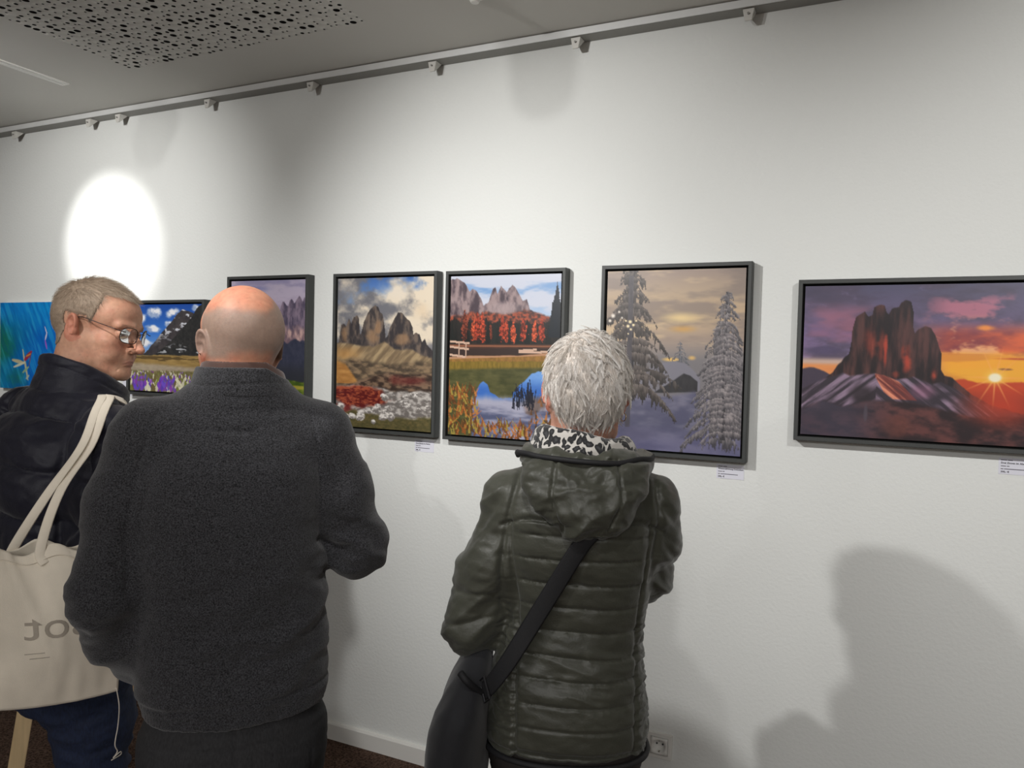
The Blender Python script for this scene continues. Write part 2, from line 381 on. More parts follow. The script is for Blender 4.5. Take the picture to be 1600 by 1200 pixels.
# insert with a round well
n = 32; hs = .0275; V = []; F = []; sq = []
for i in range(n):
    c, s = math.cos(2 * math.pi * i / n + math.pi / 4), math.sin(2 * math.pi * i / n + math.pi / 4); m = max(abs(c), abs(s)); sq.append((c / m * hs, s / m * hs))
rr = .0195
ring = [(math.cos(2 * math.pi * i / n + math.pi / 4) * rr, math.sin(2 * math.pi * i / n + math.pi / 4) * rr) for i in range(n)]
for (pts, y) in ((sq, -.010), (sq, -.0135), (ring, -.0135), (ring, -.0005)): V += [(x, y, z) for x, z in pts]
Fq = [(k * n + i, k * n + (i + 1) % n, (k + 1) * n + (i + 1) % n, (k + 1) * n + i) for k in range(3) for i in range(n)]
mesh_np('socket_insert', V, [np.array(Fq), (3 * n + np.arange(n))[None]], M_white, t, smooth=False)
M_dark = mat('dark_recess_plastic', (40, 39, 38), .6); M_brass = mat('earth_clip_metal', (150, 146, 136), .35, metal=.8)
for sx in (-.0095, .0095): MB().tube([(sx, -.0022, .004), (sx, -.0002, .004)], .0028, 14).build('pin_hole', M_dark, t)
for sz in (-1, 1): MB().box((-.002, -.0125, .0178 * sz - .0012), (.002, -.002, .0178 * sz + .0012)).build('earth_clip', M_brass, t)

# track spotlights on the ceiling, the added fill among them (all above and behind the viewer)
M_blacklamp = mat('black_lamp_enamel', (38, 38, 38), .4); M_lens = mat('lamp_lens', (235, 232, 220), .2)
nl = M_lens.node_tree.nodes['Principled BSDF']; nl.inputs['Emission Color'].default_value = (1, .96, .9, 1); nl.inputs['Emission Strength'].default_value = 6
def lathe(prof, n=28):
    V = []; 
    for r, z in prof: V += [(math.cos(a) * r, math.sin(a) * r, z) for a in np.linspace(0, 2 * math.pi, n, endpoint=False)]
    return np.array(V), grid_faces(len(prof), n, True)
for i, (p, tg, pw, sz) in enumerate(SPOTS):
    tgt = Vector(tg); pos = Vector(p); q = (tgt - pos).to_track_quat('-Z', 'Y')
    t = tag(empty('track_spotlight', (p[0], p[1], ZC)), 'black track spotlight on the ceiling behind the viewer', 'spotlight', 'ceiling spotlights behind the viewer')
    off = pos - Vector(t.location)
    V, F = lathe([(.001, .17), (.06, .165), (.06, .005), (.055, .005), (.052, .03), (.001, .03)])
    o = mesh_np('lamp_housing', V, F, M_blacklamp, t); o.location = off; o.rotation_mode = 'QUATERNION'; o.rotation_quaternion = q
    MB().tube([(0, 0, -.002), (0, 0, -.03)], .03, 20).build('track_adapter', M_blacklamp, t)
    MB().tube([(0, 0, -.03), tuple(off + (q @ Vector((0, 0, .10))))], .008, 10).build('stem', M_blacklamp, t)
# ---------------------------------------------------------------- printed landscapes (numpy, stored per vertex)
def hash2(ix, iy, s):
    n = (ix.astype(np.int64) * 374761393 + iy.astype(np.int64) * 668265263 + s * 974711) & 0x7fffffff
    n = ((n ^ (n >> 13)) * 1274126177) & 0x7fffffff
    return ((n ^ (n >> 16)) & 0xffff) / 65535.0
def vn2(x, y, s=0):
    ix = np.floor(x); iy = np.floor(y); fx = x - ix; fy = y - iy
    fx = fx * fx * (3 - 2 * fx); fy = fy * fy * (3 - 2 * fy)
    a = hash2(ix, iy, s); b = hash2(ix + 1, iy, s); c = hash2(ix, iy + 1, s); d = hash2(ix + 1, iy + 1, s)
    return (a * (1 - fx) + b * fx) * (1 - fy) + (c * (1 - fx) + d * fx) * fy
def fbm2(x, y, o=4, s=0):
    r = 0; a = 1; t = 0
    for i in range(o):
        r = r + a * vn2(x * 2 ** i + 17.3 * i, y * 2 ** i + 5.1 * i, s + i); t += a; a *= .55
    return r / t
def sst(a, b, x):
    t = np.clip((x - a) / (b - a), 0, 1); return t * t * (3 - 2 * t)
class Canvas:
    """A print: X, Y run over the same numbers the outline points use."""
    def __init__(s, x0, y0, x1, y1, nx, ny):
        s.Y, s.X = np.meshgrid(np.linspace(y0, y1, ny), np.linspace(x0, x1, nx), indexing='ij')
        s.k = 1.0 / (x1 - x0); s.im = np.zeros((ny, nx, 3)); s.px = (x1 - x0) / nx; s.b = (x0, y0, x1, y1)
    def n(s, fx, fy=None, o=4, sd=0):
        fy = fx if fy is None else fy
        return fbm2(s.X * s.k * fx, s.Y * s.k * fy, o, sd)
    def put(s, m, c):
        c = np.array(c, float) if not isinstance(c, np.ndarray) else c
        m = np.clip(m, 0, 1)[..., None]; s.im = s.im * (1 - m) + c * m
    def mul(s, m, f):
        s.im = s.im * (1 + np.clip(m, 0, 1)[..., None] * (f - 1))
    def grad(s, stops):
        ys = [a for a, _ in stops]; cs = np.array([c for _, c in stops], float)
        s.im = np.stack([np.interp(s.Y, ys, cs[:, i]) for i in range(3)], -1)
    def below(s, pts, amp=0, f=20, sd=0, soft=1.0):
        p = np.array(pts, float); r = np.interp(s.X, p[:, 0], p[:, 1])
        if amp: r = r + amp * (fbm2(s.X * s.k * f, s.X * 0 + sd, 4, sd) - .5)
        return sst(-soft * s.px, soft * s.px, s.Y - r)
    def blob(s, x, y, rx, ry, soft=.6, amp=0, f=8, sd=0):
        d = np.hypot((s.X - x) / rx, (s.Y - y) / ry)
        if amp: d = d + amp * (s.n(f, f, 4, sd) - .5) * 2
        return 1 - sst(1 - soft, 1, d)
    def mix(s, a, b, t):
        t = t[..., None]; return np.array(a, float) * (1 - t) + np.array(b, float) * t
    def spires(s, rng, xs, base, h0, h1, w, col, var=25, lean=0):
        for x in xs:
            hh = rng.uniform(h0, h1); b = base(x) if callable(base) else base
            t = (b - s.Y) / hh; ww = w * rng.uniform(.7, 1.3)
            m = (t > 0) & (t < 1) & (np.abs(s.X - x) < ww * (1.02 - t) * (.7 + .6 * s.n(90, 90, 2, int(x) % 97)))
            s.put(m * 1., np.array(col) + rng.uniform(-var, var))
    def conifer(s, x, ytop, ybase, w, cols, sd, tiers=20, fr=1.0):
        """snow laden conifer: drooping boughs with hanging twigs; cols: shade, snow, trunk"""
        rng = np.random.default_rng(sd); H = ybase - ytop
        s.put(((np.abs(s.X - x) < w * (.02 + .05 * (s.Y - ytop) / H)) & (s.Y > ytop) & (s.Y < ybase + .04 * H)) * 1., cols[2])
        tx = s.n(120, 26, 3, sd); twig = s.n(75, 4, 3, sd + 2)
        for k in range(tiers):
            f = (k + rng.uniform(.1, .9)) / tiers; y0 = ytop + H * f
            for sg in (-1, 1):
                L = w * (.10 + .95 * f ** .8) * rng.uniform(.45, 1.15); dr = rng.uniform(.55, 1.5); y0 += H / tiers * rng.uniform(-.6, .6); t = (s.X - x) * sg / L
                tt = np.clip(t, 0, 1); yc = y0 + dr * L * (.22 * tt + .30 * tt ** 2.2 - .12 * np.sin(tt * 3.1)) + w * .10 * (tx - .5)
                th = w * .030 * (1.1 - tt); hang = fr * w * (.05 + .24 * np.sqrt(np.clip(1 - tt, 0, 1)) * (.4 + .6 * f)) * np.clip(twig * 1.9 - .45, 0, 1.2)
                m = (t > 0) & (t < 1 + .1 * (tx - .5)) & (s.Y > yc - th) & (s.Y < yc + th + hang)
                q = np.clip((s.Y - yc + th) / (hang + 2 * th + 1e-3), 0, 1)
                s.put(m * np.clip(.45 + 1.1 * twig, 0, .92), s.mix(cols[1], cols[0], np.clip(q * 1.1 + 1.6 * (tx - .5) + .15, 0, 1)))
    def larch(s, x, yb, h, w, col, sd):
        d = np.hypot((s.X - x) / (w * (.35 + .75 * np.clip((s.Y - yb + h) / h, 0, 1) ** .8)), (s.Y - (yb - h * .5)) / (h * .5)) + 1.1 * (s.n(60, 60, 3, sd) - .5)
        c = s.mix(np.array(col) * .55, np.minimum(np.array(col) * 1.25, 255), sst(.3, .7, s.n(90, 70, 3, sd + 1)))
        s.put((1 - sst(.85, 1.0, d)) * .95, c)

def art_three_peaks_day(nx, ny):
    c = Canvas(945, 130, 1500, 1040, nx, ny); rng = np.random.default_rng(3)
    c.grad([(130, (66, 104, 168)), (260, (112, 148, 198)), (460, (190, 188, 186)), (1040, (190, 180, 170))])
    n1 = c.n(4, 4, 6, 1); n2 = c.n(7, 7, 5, 9)
    cl = sst(.38, .62, n1 + .28 * sst(200, 400, c.Y) + .16 * sst(1230, 1400, c.X) - .22 * c.blob(1170, 175, 130, 70, 1))
    c.put(cl, c.mix((112, 112, 118), (226, 212, 190), sst(.3, .72, n2 + .22 * sst(1100, 1450, c.X) - .1)))
    c.put(.8 * c.blob(1010, 230, 110, 120, .9, .5, 6, 4), c.mix((120, 120, 126), (160, 158, 158), n2))
    c.put(.7 * c.blob(1290, 210, 120, 90, .9, .5, 6, 5), (226, 216, 200))
    c.put(.7 * c.blob(1440, 330, 70, 90, .9, .5, 6, 6), (222, 200, 170))
    pk = [(945, 530), (955, 520), (968, 412), (985, 405), (1000, 425), (1016, 372), (1030, 402), (1045, 365), (1062, 354), (1075, 372), (1084, 475), (1090, 470), (1106, 395), (1128, 345), (1150, 312), (1172, 294), (1190, 306), (1200, 335), (1216, 350), (1229, 425), (1236, 490), (1247, 478), (1262, 425), (1288, 368), (1304, 344), (1322, 337), (1345, 364), (1372, 390), (1388, 425), (1394, 470), (1410, 458), (1428, 468), (1442, 510), (1458, 492), (1470, 528), (1500, 560)]
    m = c.below(pk, 14, 40, 2)
    rock = c.mix((58, 54, 56), (112, 98, 88), sst(.35, .7, c.n(28, 9, 5, 12)))
    c.put(m, rock)
    for x, y, rx, ry in ((1160, 480, 52, 70), (1330, 505, 55, 52), (990, 470, 25, 55), (1190, 430, 25, 70)):
        c.put(m * .8 * c.blob(x, y, rx, ry, .7, .4, 14, 3), c.mix((128, 96, 70), (176, 144, 112), c.n(40, 12, 4, 15)))
    tal = c.below([(945, 525), (1020, 530), (1090, 540), (1170, 545), (1230, 515), (1290, 560), (1390, 560), (1440, 590), (1500, 610)], 10, 20, 5, 3)
    st = c.n(20, 8, 5, 21)
    c.put(tal, c.mix((118, 100, 78), (168, 146, 112), sst(.3, .7, fbm2((c.X + c.Y * .8) * c.k * 22, (c.Y - c.X * .3) * c.k * 5, 4, 8))))
    c.put(tal * .8 * c.blob(1000, 590, 160, 70, .9, .3), c.mix((160, 116, 66), (196, 150, 92), st))
    d = c.below([(945, 640), (1050, 612), (1150, 640), (1300, 650), (1420, 628), (1500, 640)], 26, 8, 6, 6)
    c.put(d, c.mix((72, 62, 52), (140, 118, 92), sst(.3, .75, c.n(14, 26, 5, 31))))
    g = c.below([(945, 632), (1000, 655), (1060, 740), (1090, 775), (1500, 1200)], 12, 8, 7, 5) * (1 - c.below([(945, 775), (1500, 775)]))
    c.put(g * .9, c.mix((150, 98, 48), (212, 158, 88), c.n(12, 30, 4, 33)))
    e = c.below([(945, 800), (1060, 770), (1180, 715), (1250, 698), (1500, 705)], 16, 10, 9, 4)
    c.put(e, c.mix((58, 46, 40), (128, 104, 84), sst(.35, .7, c.n(16, 34, 5, 41))))
    c.put(e * .85 * c.blob(1370, 745, 140, 40, .7, .5, 9, 5), c.mix((88, 30, 30), (120, 70, 60), c.n(40, 60, 3, 2)))
    f = c.below([(945, 795), (1060, 778), (1190, 790), (1290, 812), (1500, 800)], 22, 14, 10, 3)
    c.put(f, c.mix((112, 106, 102), (188, 182, 176), sst(.35, .7, c.n(24, 40, 5, 44))))
    c.put(f * c.blob(1080, 850, 230, 75, .35, .5, 7, 8), c.mix((92, 28, 28), (164, 82, 56), sst(.35, .75, c.n(36, 60, 4, 51) + .25 * (c.Y < 810))))
    c.put(f * .8 * c.blob(980, 930, 120, 45, .5, .5, 9, 9), c.mix((84, 20, 24), (150, 50, 40), c.n(40, 60, 3, 52)))
    h = c.below([(945, 965), (1050, 940), (1200, 960), (1300, 975), (1500, 955)], 30, 10, 12, 4)
    c.put(h, c.mix((60, 62, 38), (120, 104, 66), c.n(40, 60, 4, 61)))
    for i in range(26):
        x, y = (rng.uniform(945, 1290), rng.uniform(890, 1010)) if i < 18 else (rng.uniform(1200, 1490), rng.uniform(820, 930))
        r = rng.uniform(12, 34); b = c.blob(x, y, r, r * rng.uniform(.6, 1.1), .3, .5, 18, i)
        c.put(b, c.mix((118, 112, 108), (226, 220, 214), sst(.3, .7, c.n(50, 60, 4, 70 + i) + (y - c.Y) / r * .3)))
    return c.im
def art_autumn_lake(nx, ny):
    c = Canvas(70, 122, 592, 908, nx, ny); rng = np.random.default_rng(5)
    c.grad([(122, (150, 176, 212)), (200, (118, 158, 206)), (330, (190, 206, 226)), (908, (120, 120, 120))])
    c.put(.9 * sst(.42, .66, c.n(3, 9, 5, 3) + .25 * sst(190, 130, c.Y)), (206, 208, 220))
    pk = [(70, 140), (100, 132), (125, 145), (150, 170), (165, 200), (180, 182), (200, 200), (222, 236), (235, 268), (258, 248), (278, 186), (290, 180), (300, 210), (316, 172), (330, 186), (345, 205), (352, 190), (370, 168), (385, 182), (405, 220), (420, 246), (438, 238), (452, 286), (500, 310), (540, 328), (592, 340)]
    m = c.below(pk, 12, 40, 4)
    c.put(m, c.mix((74, 62, 70), (158, 138, 138), sst(.3, .72, c.n(26, 11, 5, 13))))
    c.put(m * .6 * c.blob(330, 280, 90, 40, .8, .4), (176, 158, 158))
    sl = c.below([(70, 320), (180, 300), (240, 300), (330, 310), (430, 285), (480, 310), (592, 335)], 30, 12, 6, 3)
    c.put(sl, c.mix((70, 50, 48), (168, 82, 58), sst(.3, .7, c.n(40, 50, 4, 16))))
    fo = c.below([(70, 330), (130, 340), (592, 350)], 40, 40, 7, 2)
    c.put(fo, c.mix((24, 24, 26), (52, 46, 40), c.n(60, 14, 4, 17)))
    for i, (x, h, w_) in enumerate(((145, 160, 20), (186, 120, 14), (205, 150, 17), (230, 150, 20), (270, 90, 12), (328, 120, 17), (345, 130, 14), (378, 95, 18), (424, 110, 14), (440, 90, 12), (478, 110, 16), (510, 100, 20))):
        c.larch(x, 448 - 6 * (i % 3), h, w_, ((178, 70, 46), (198, 84, 52), (160, 60, 40))[i % 3] if i not in (0, 4) else (124, 58, 42), 30 + i)
    c.spires(rng, [82, 100, 160, 260, 290, 305, 400, 445, 540], 455, 70, 130, 12, (30, 32, 30), 6)
    c.spires(rng, [575], 400, 230, 240, 30, (26, 34, 44), 3); c.spires(rng, [556, 590], 420, 150, 190, 22, (24, 32, 40), 3)
    w = c.below([(70, 456), (592, 452)]); c.put(w, c.mix((62, 40, 34), (96, 66, 50), c.n(10, 60, 3, 19)))
    c.put(c.below([(70, 462), (592, 458)]) * (1 - c.below([(70, 470), (592, 464)])), (150, 96, 70))
    c.put(c.below([(70, 478), (592, 470)]), (58, 44, 40))
    bank = c.below([(70, 522), (180, 514), (400, 508), (592, 488)], 6, 10, 3)
    c.put(bank, c.mix((112, 84, 46), (176, 128, 62), c.n(60, 30, 4, 23)))
    c.put(bank * (1 - c.below([(70, 532), (592, 502)])), (186, 140, 108))
    for x0, y0, x1, y1 in ((70, 444, 170, 452), (70, 470, 168, 482), (70, 510, 150, 520), (405, 484, 490, 478), (405, 492, 540, 488)):
        t = np.clip((c.X - x0) / (x1 - x0), 0, 1); c.put((np.abs(c.Y - (y0 + t * (y1 - y0))) < 5) * ((c.X > x0) & (c.X < x1)), (206, 172, 150))
    for x in (118, 152): c.put((np.abs(c.X - x) < 3) * ((c.Y > 446) & (c.Y < 522)), (190, 158, 138))
    gr = c.below([(70, 545), (592, 530)], 10, 30, 3); c.put(gr, c.mix((96, 82, 30), (160, 130, 56), c.n(70, 16, 4, 27)))
    wt = c.below([(70, 585), (250, 575), (592, 560)], 5, 20, 5, 3)
    c.put(wt, c.mix((58, 62, 34), (104, 100, 62), c.n(14, 30, 4, 29)))
    for p in ([(70, 2000), (195, 2000), (205, 690), (225, 650), (242, 636), (262, 652), (275, 690), (300, 700), (320, 716), (380, 712), (385, 690), (410, 650), (440, 625), (470, 590), (500, 580), (530, 580), (540, 2000), (592, 2000)],):
        b = c.below(p, 8, 40, 6) * (c.Y < 745)
        c.put(b, c.mix((56, 104, 186), (122, 168, 226), sst(680, 600, c.Y) * .8 + .2 * c.n(20, 40, 3, 1)))
    lo = c.below([(70, 720), (592, 712)], 18, 14, 8, 8)
    c.put(lo * ((c.X > 190)), c.mix((86, 92, 122), (170, 170, 190), sst(.3, .75, c.n(5, 18, 4, 33) + .2 * sst(800, 730, c.Y))))
    for i in range(340):
        k = rng.random(); x = rng.uniform(70, 592)
        if k < .6:
            y = rng.uniform(800, 908) + 0 * x; 
            if 215 < x < 470: y = rng.uniform(850, 930)
            if x < 190: y = rng.uniform(690, 908)
            if x > 470: y = rng.uniform(640, 920) if rng.random() < .5 else rng.uniform(800, 920)
        else: x = rng.uniform(70, 215); y = rng.uniform(680, 908)
        L = rng.uniform(25, 60); a = rng.normal(0, .35); t = (y - c.Y) / L
        col = [(150, 84, 40), (196, 124, 62), (120, 76, 40), (170, 150, 70), (88, 60, 34)][rng.integers(5)]
        c.put(((t > 0) & (t < 1) & (np.abs(c.X - x - a * (y - c.Y)) < 5.5 * (1.05 - t))) * .85, col)
    c.put(.0 + .6 * c.blob(490, 740, 70, 60, .6, .6, 10, 3), c.mix((44, 40, 34), (130, 84, 50), c.n(60, 20, 3, 8)))
    for i in range(40):
        x = rng.uniform(380, 480); y = rng.uniform(730, 770); L = rng.uniform(50, 120); t = (y - c.Y) / L
        c.put(((t > 0) & (t < 1) & (np.abs(c.X - x - rng.normal(0, .1) * (y - c.Y)) < 2.2)) * .8, (30, 32, 44))
    return c.im
def art_snowy_trees(nx, ny):
    c = Canvas(828, 95, 1475, 988, nx, ny); rng = np.random.default_rng(7)
    c.grad([(95, (158, 140, 130)), (200, (184, 162, 138)), (330, (202, 174, 138)), (430, (170, 150, 134)), (540, (128, 124, 126)), (760, (112, 110, 122)), (988, (100, 98, 128))])
    c.put(.8 * sst(.42, .68, c.n(2.5, 9, 5, 3)) * (c.Y < 470), (140, 126, 118))
    c.put(.55 * sst(.5, .7, c.n(2, 8, 5, 8)) * (c.Y < 470), (226, 198, 156))
    c.put(.9 * c.blob(1190, 330, 130, 40, 1), (236, 208, 150)); c.put(.7 * c.blob(1200, 385, 90, 26, 1), (214, 160, 80))
    c.put(c.below([(828, 500), (1000, 545), (1120, 520), (1260, 530), (1475, 500)], 30, 14, 3, 10) * .8, (122, 118, 120))
    c.put(c.blob(1150, 535, 60, 14, .8), (230, 188, 110)); c.put(.8 * c.blob(1245, 525, 26, 16, .9), (236, 190, 110))
    c.conifer(1188, 440, 565, 52, ((84, 86, 92), (126, 126, 132), (76, 76, 80)), 60, 16, 1.6)
    roof = c.below([(980, 600), (1040, 580), (1110, 552), (1165, 543), (1215, 552), (1250, 580), (1285, 620)], 5, 9, 4)
    hut = roof * (1 - c.below([(980, 700), (1290, 690)])) * (c.X > 985) * (c.X < 1285)
    c.put(hut, (126, 124, 134))
    hw = c.below([(1000, 760), (1100, 680), (1160, 640), (1210, 602), (1240, 610), (1275, 640)], 6, 12, 5) * (1 - c.below([(1000, 705), (1280, 692)], 5, 8, 4)) * (c.X > 1000) * (c.X < 1275)
    c.put(hw, c.mix((42, 42, 46), (62, 60, 62), c.n(40, 20, 3, 5)))
    sn = c.below([(828, 770), (1000, 715), (1140, 712), (1260, 690), (1475, 760)], 16, 8, 6, 4)
    c.put(sn, c.mix((88, 88, 112), (126, 124, 142), sst(.25, .75, c.n(5, 12, 4, 9))))
    c.put(sn * .5 * sst(840, 960, c.Y), (104, 102, 140))
    c.conifer(1395, 205, 905, 175, ((70, 68, 72), (138, 132, 134), (60, 58, 62)), 31, 44, 1.3)
    c.conifer(1395, 205, 890, 150, ((92, 88, 92), (160, 152, 152), (64, 62, 66)), 37, 30, .8)
    c.put(.5 * sst(.45, .7, c.n(40, 40, 3, 77)) * c.blob(1040, 620, 120, 110, .8, .5, 8, 3), (104, 96, 92))
    c.conifer(955, 30, 720, 245, ((54, 50, 48), (98, 90, 86), (52, 50, 54)), 11, 22, 1.5)
    c.conifer(955, 60, 700, 215, ((66, 60, 58), (126, 116, 110), (52, 50, 54)), 17, 16, 1.1)
    t = (c.Y - 520) / 400.; c.put((np.abs(c.X - 946) < 13) * ((t > -1) & (t < .9)) * .9, c.mix((66, 62, 68), (98, 94, 98), c.n(60, 12, 3, 4)))
    c.put(.75 * c.blob(1010, 905, 180, 60, .9, .5), (96, 94, 120)); c.put(.5 * c.blob(900, 800, 90, 130, .9, .6, 9, 5), (74, 74, 90))
    for x, y, r in ((946, 350, 13), (936, 372, 12), (962, 366, 10), (950, 388, 9), (925, 345, 7), (975, 345, 7), (938, 410, 6), (890, 300, 9), (905, 330, 8), (860, 320, 16), (845, 345, 12)):
        c.put(c.blob(x, y, r, r, .8), (255, 236, 190) if x > 912 else (236, 226, 214))
    return c.im
def art_sunset_peaks(nx, ny):
    c = Canvas(175, 150, 1480, 1000, nx, ny)
    # seen from its left part; the sun stands right of the middle
    c.grad([(150, (84, 82, 108)), (300, (104, 94, 126)), (420, (120, 100, 140)), (520, (132, 112, 150)), (620, (120, 90, 96)), (1000, (70, 56, 70))])
    n1 = c.n(4, 10, 6, 3); n2 = c.n(6, 14, 5, 8)
    R = sst(760, 1000, c.X)
    c.put(.85 * sst(.4, .65, n1), c.mix((70, 66, 86), (96, 82, 104), n2)); c.put(.6 * sst(.55, .72, n2) * (1 - R), (150, 136, 190))
    c.put(.75 * sst(.5, .7, c.n(3, 9, 4, 12)) * sst(220, 330, c.Y) * (1 - sst(420, 520, c.Y)) * (1 - R), (168, 108, 128))
    c.put(R * .95 * sst(330, 430, c.Y), c.mix((140, 62, 66), (232, 106, 62), sst(.3, .75, n2)))
    c.put(R * .85 * sst(.52, .68, c.n(7, 14, 5, 21)) * sst(180, 260, c.Y), c.mix((196, 120, 140), (255, 190, 130), sst(300, 420, c.Y)))
    c.put(.9 * c.blob(1160, 385, 70, 22, .9, .6, 10, 3), (255, 156, 70))
    c.put(R * sst(500, 540, c.Y + 24 * (n2 - .5)), c.mix((240, 190, 60), (255, 168, 50), n1)); c.put(R * .5 * sst(.5, .7, c.n(4, 20, 4, 31)) * (c.Y > 520), (206, 120, 60))
    c.put(R * .8 * c.blob(1330, 545, 160, 10, .8, .4), (186, 60, 40)); c.put(.8 * c.blob(1265, 600, 45, 9, .7, .4), (130, 84, 60))
    c.put((1 - R) * sst(545, 580, c.Y), (206, 176, 160)); c.put((1 - R) * .9 * sst(580, 606, c.Y), c.mix((226, 120, 60), (240, 160, 90), n2))
    c.put((1 - R) * .9 * c.blob(300, 515, 150, 30, .6, .4, 8, 4), (84, 74, 104))
    far = c.below([(175, 620), (240, 615), (270, 622), (330, 650), (430, 680), (940, 660), (1010, 662), (1060, 658), (1100, 668), (1160, 676), (1250, 672), (1340, 664), (1480, 668)], 10, 30, 5, 1.5)
    c.put(far, c.mix((70, 60, 76), (196, 72, 36), sst(820, 1050, c.X))); c.put(far * R * .8 * sst(690, 780, c.Y), (110, 48, 40))
    pk = [(175, 760), (320, 665), (350, 640), (378, 598), (400, 576), (412, 560), (440, 532), (450, 470), (455, 390), (472, 325), (490, 312), (520, 298), (540, 322), (562, 316), (570, 272), (598, 260), (628, 262), (640, 300), (652, 312), (668, 280), (705, 268), (718, 244), (748, 235), (770, 242), (785, 300), (786, 380), (795, 416), (815, 390), (850, 376), (880, 386), (905, 430), (930, 500), (938, 520), (934, 600), (958, 640), (1000, 652), (1040, 690), (1110, 745), (1200, 790), (1480, 860)]
    m = c.below(pk, 10, 60, 7, 1.2)
    c.put(m, c.mix((34, 26, 30), (88, 56, 54), sst(.3, .72, c.n(34, 6, 5, 15))))
    for x, y, rx, ry, a in ((560, 470, 50, 120, .5), (642, 520, 14, 110, .95), (618, 490, 24, 130, .5), (760, 560, 32, 100, .95), (735, 510, 16, 70, .6), (905, 640, 28, 55, .8), (700, 640, 30, 30, .5)):
        c.put(m * a * c.blob(x, y, rx, ry, .9, .5, 22, 5), c.mix((150, 52, 40), (226, 92, 66), c.n(30, 8, 4, 18)))
    fan = fbm2((c.X * .7 - np.abs(c.X - 640) * 0 + c.Y * np.where(c.X < 600, .9, -.9)) * c.k * 52, c.Y * c.k * 7, 5, 9)
    sl = c.below([(175, 735), (300, 680), (410, 640), (450, 655), (590, 640), (700, 672), (800, 652), (900, 690), (940, 675), (1010, 705), (1110, 770), (1480, 880)], 8, 20, 9, 2)
    c.put(sl, c.mix((56, 48, 58), (150, 128, 150), sst(.36, .68, fan) * sst(.25, .6, c.n(7, 9, 4, 61))))
    c.put(sl * .85 * c.blob(520, 760, 120, 90, .8, .4, 6, 7), (44, 36, 42))
    o = c.below([(175, 2000), (585, 2000), (590, 640), (640, 648), (720, 680), (830, 790), (840, 2000), (1480, 2000)]) * (1 - c.below([(175, 600), (590, 655), (640, 740), (690, 778), (1480, 800)]))
    c.put(o * .95 * sst(.2, .5, fan + .35 * c.n(9, 9, 3, 4)), c.mix((120, 56, 52), (240, 150, 116), sst(.34, .66, fan)))
    c.put(sl * .6 * c.blob(850, 730, 90, 60, .8, .3), c.mix((110, 70, 96), (190, 130, 158), fan))
    fg = c.below([(175, 860), (300, 800), (420, 830), (590, 790), (700, 782), (860, 800), (1100, 856), (1200, 850), (1480, 830)], 14, 10, 11, 3)
    c.put(fg, c.mix((44, 32, 36), (104, 62, 60), sst(.3, .72, c.n(12, 26, 5, 41)))); c.put(fg * .7 * c.blob(720, 920, 110, 70, .6, .5, 9, 3), c.mix((84, 48, 44), (128, 74, 64), c.n(30, 40, 3, 3)))
    c.put(.8 * c.blob(545, 860, 16, 70, .6, .3), (104, 92, 96)); c.put(.7 * (1 - R) * sst(760, 430, c.X) * fg, c.mix((56, 54, 70), (84, 78, 98), n2))
    c.put(.75 * c.blob(1250, 790, 290, 170, 1), (214, 66, 36))
    for a in (-2.0, -1.35, -.75, .0, .55, 1.1, 1.6, 2.1, 2.7, 3.14):
        dx, dy = np.cos(a), np.sin(a); t = (c.X - 1213) * dx + (c.Y - 645) * dy; q = np.abs(-(c.X - 1213) * dy + (c.Y - 645) * dx)
        c.put(.6 * (t > 0) * (1 - sst(40, 190, t)) * (1 - sst(1, 7, q)), (255, 176, 96))
    c.put(.9 * c.blob(1213, 645, 80, 60, 1), (255, 206, 90)); c.put(c.blob(1213, 645, 42, 30, .5), (255, 246, 214))
    return c.im
def art_jagged_ridge(nx, ny):
    c = Canvas(320, 148, 735, 862, nx, ny)
    c.grad([(148, (150, 144, 178)), (230, (176, 164, 188)), (330, (170, 150, 172)), (862, (90, 90, 90))])
    c.put(.8 * sst(.42, .66, c.n(3, 8, 5, 3)), (196, 184, 204)); c.put(.6 * c.blob(470, 190, 120, 26, .9, .4), (118, 122, 172))
    pk = [(320, 330), (350, 300), (380, 320), (420, 280), (470, 300), (520, 262), (560, 300), (585, 285), (600, 300), (612, 258), (622, 256), (632, 275), (644, 284), (652, 252), (664, 246), (676, 268), (690, 246), (702, 232), (714, 240), (722, 256), (735, 236)]
    m = c.below(pk, 14, 50, 4, 1.2); c.put(m, c.mix((84, 76, 96), (140, 124, 142), sst(.3, .7, c.n(30, 9, 5, 11))))
    lo = m * sst(370, 410, c.Y + 40 * (c.n(12, 12, 3, 4) - .5)); c.put(lo, c.mix((120, 98, 108), (198, 164, 158), sst(.3, .7, c.n(26, 10, 4, 13))))
    f = c.below([(320, 420), (560, 440), (600, 440), (640, 470), (680, 450), (735, 458)], 20, 20, 5, 2); c.put(f, c.mix((48, 52, 70), (72, 74, 92), c.n(40, 20, 4, 15)))
    c.put(f * sst(540, 640, c.Y), (52, 54, 62))
    g = c.below([(320, 600), (560, 620), (620, 650), (735, 665)], 16, 14, 6, 2); c.put(g, c.mix((66, 88, 30), (150, 160, 62), sst(.3, .7, c.n(9, 18, 4, 17))))
    c.put(g * .9 * c.blob(690, 690, 70, 14, .6), (176, 160, 62)); c.put(g * .9 * c.blob(600, 640, 50, 40, .5, .5, 18, 4), (44, 56, 30)); c.put(.9 * c.blob(650, 740, 80, 28, .6, .6, 18, 5), (48, 62, 30))
    c.put(.8 * c.blob(700, 785, 50, 9, .5), (150, 136, 104)); c.put(.8 * c.below([(320, 800), (735, 815)], 14, 14, 5, 3), c.mix((50, 62, 26), (108, 124, 54), c.n(40, 50, 3, 5)))
    return c.im
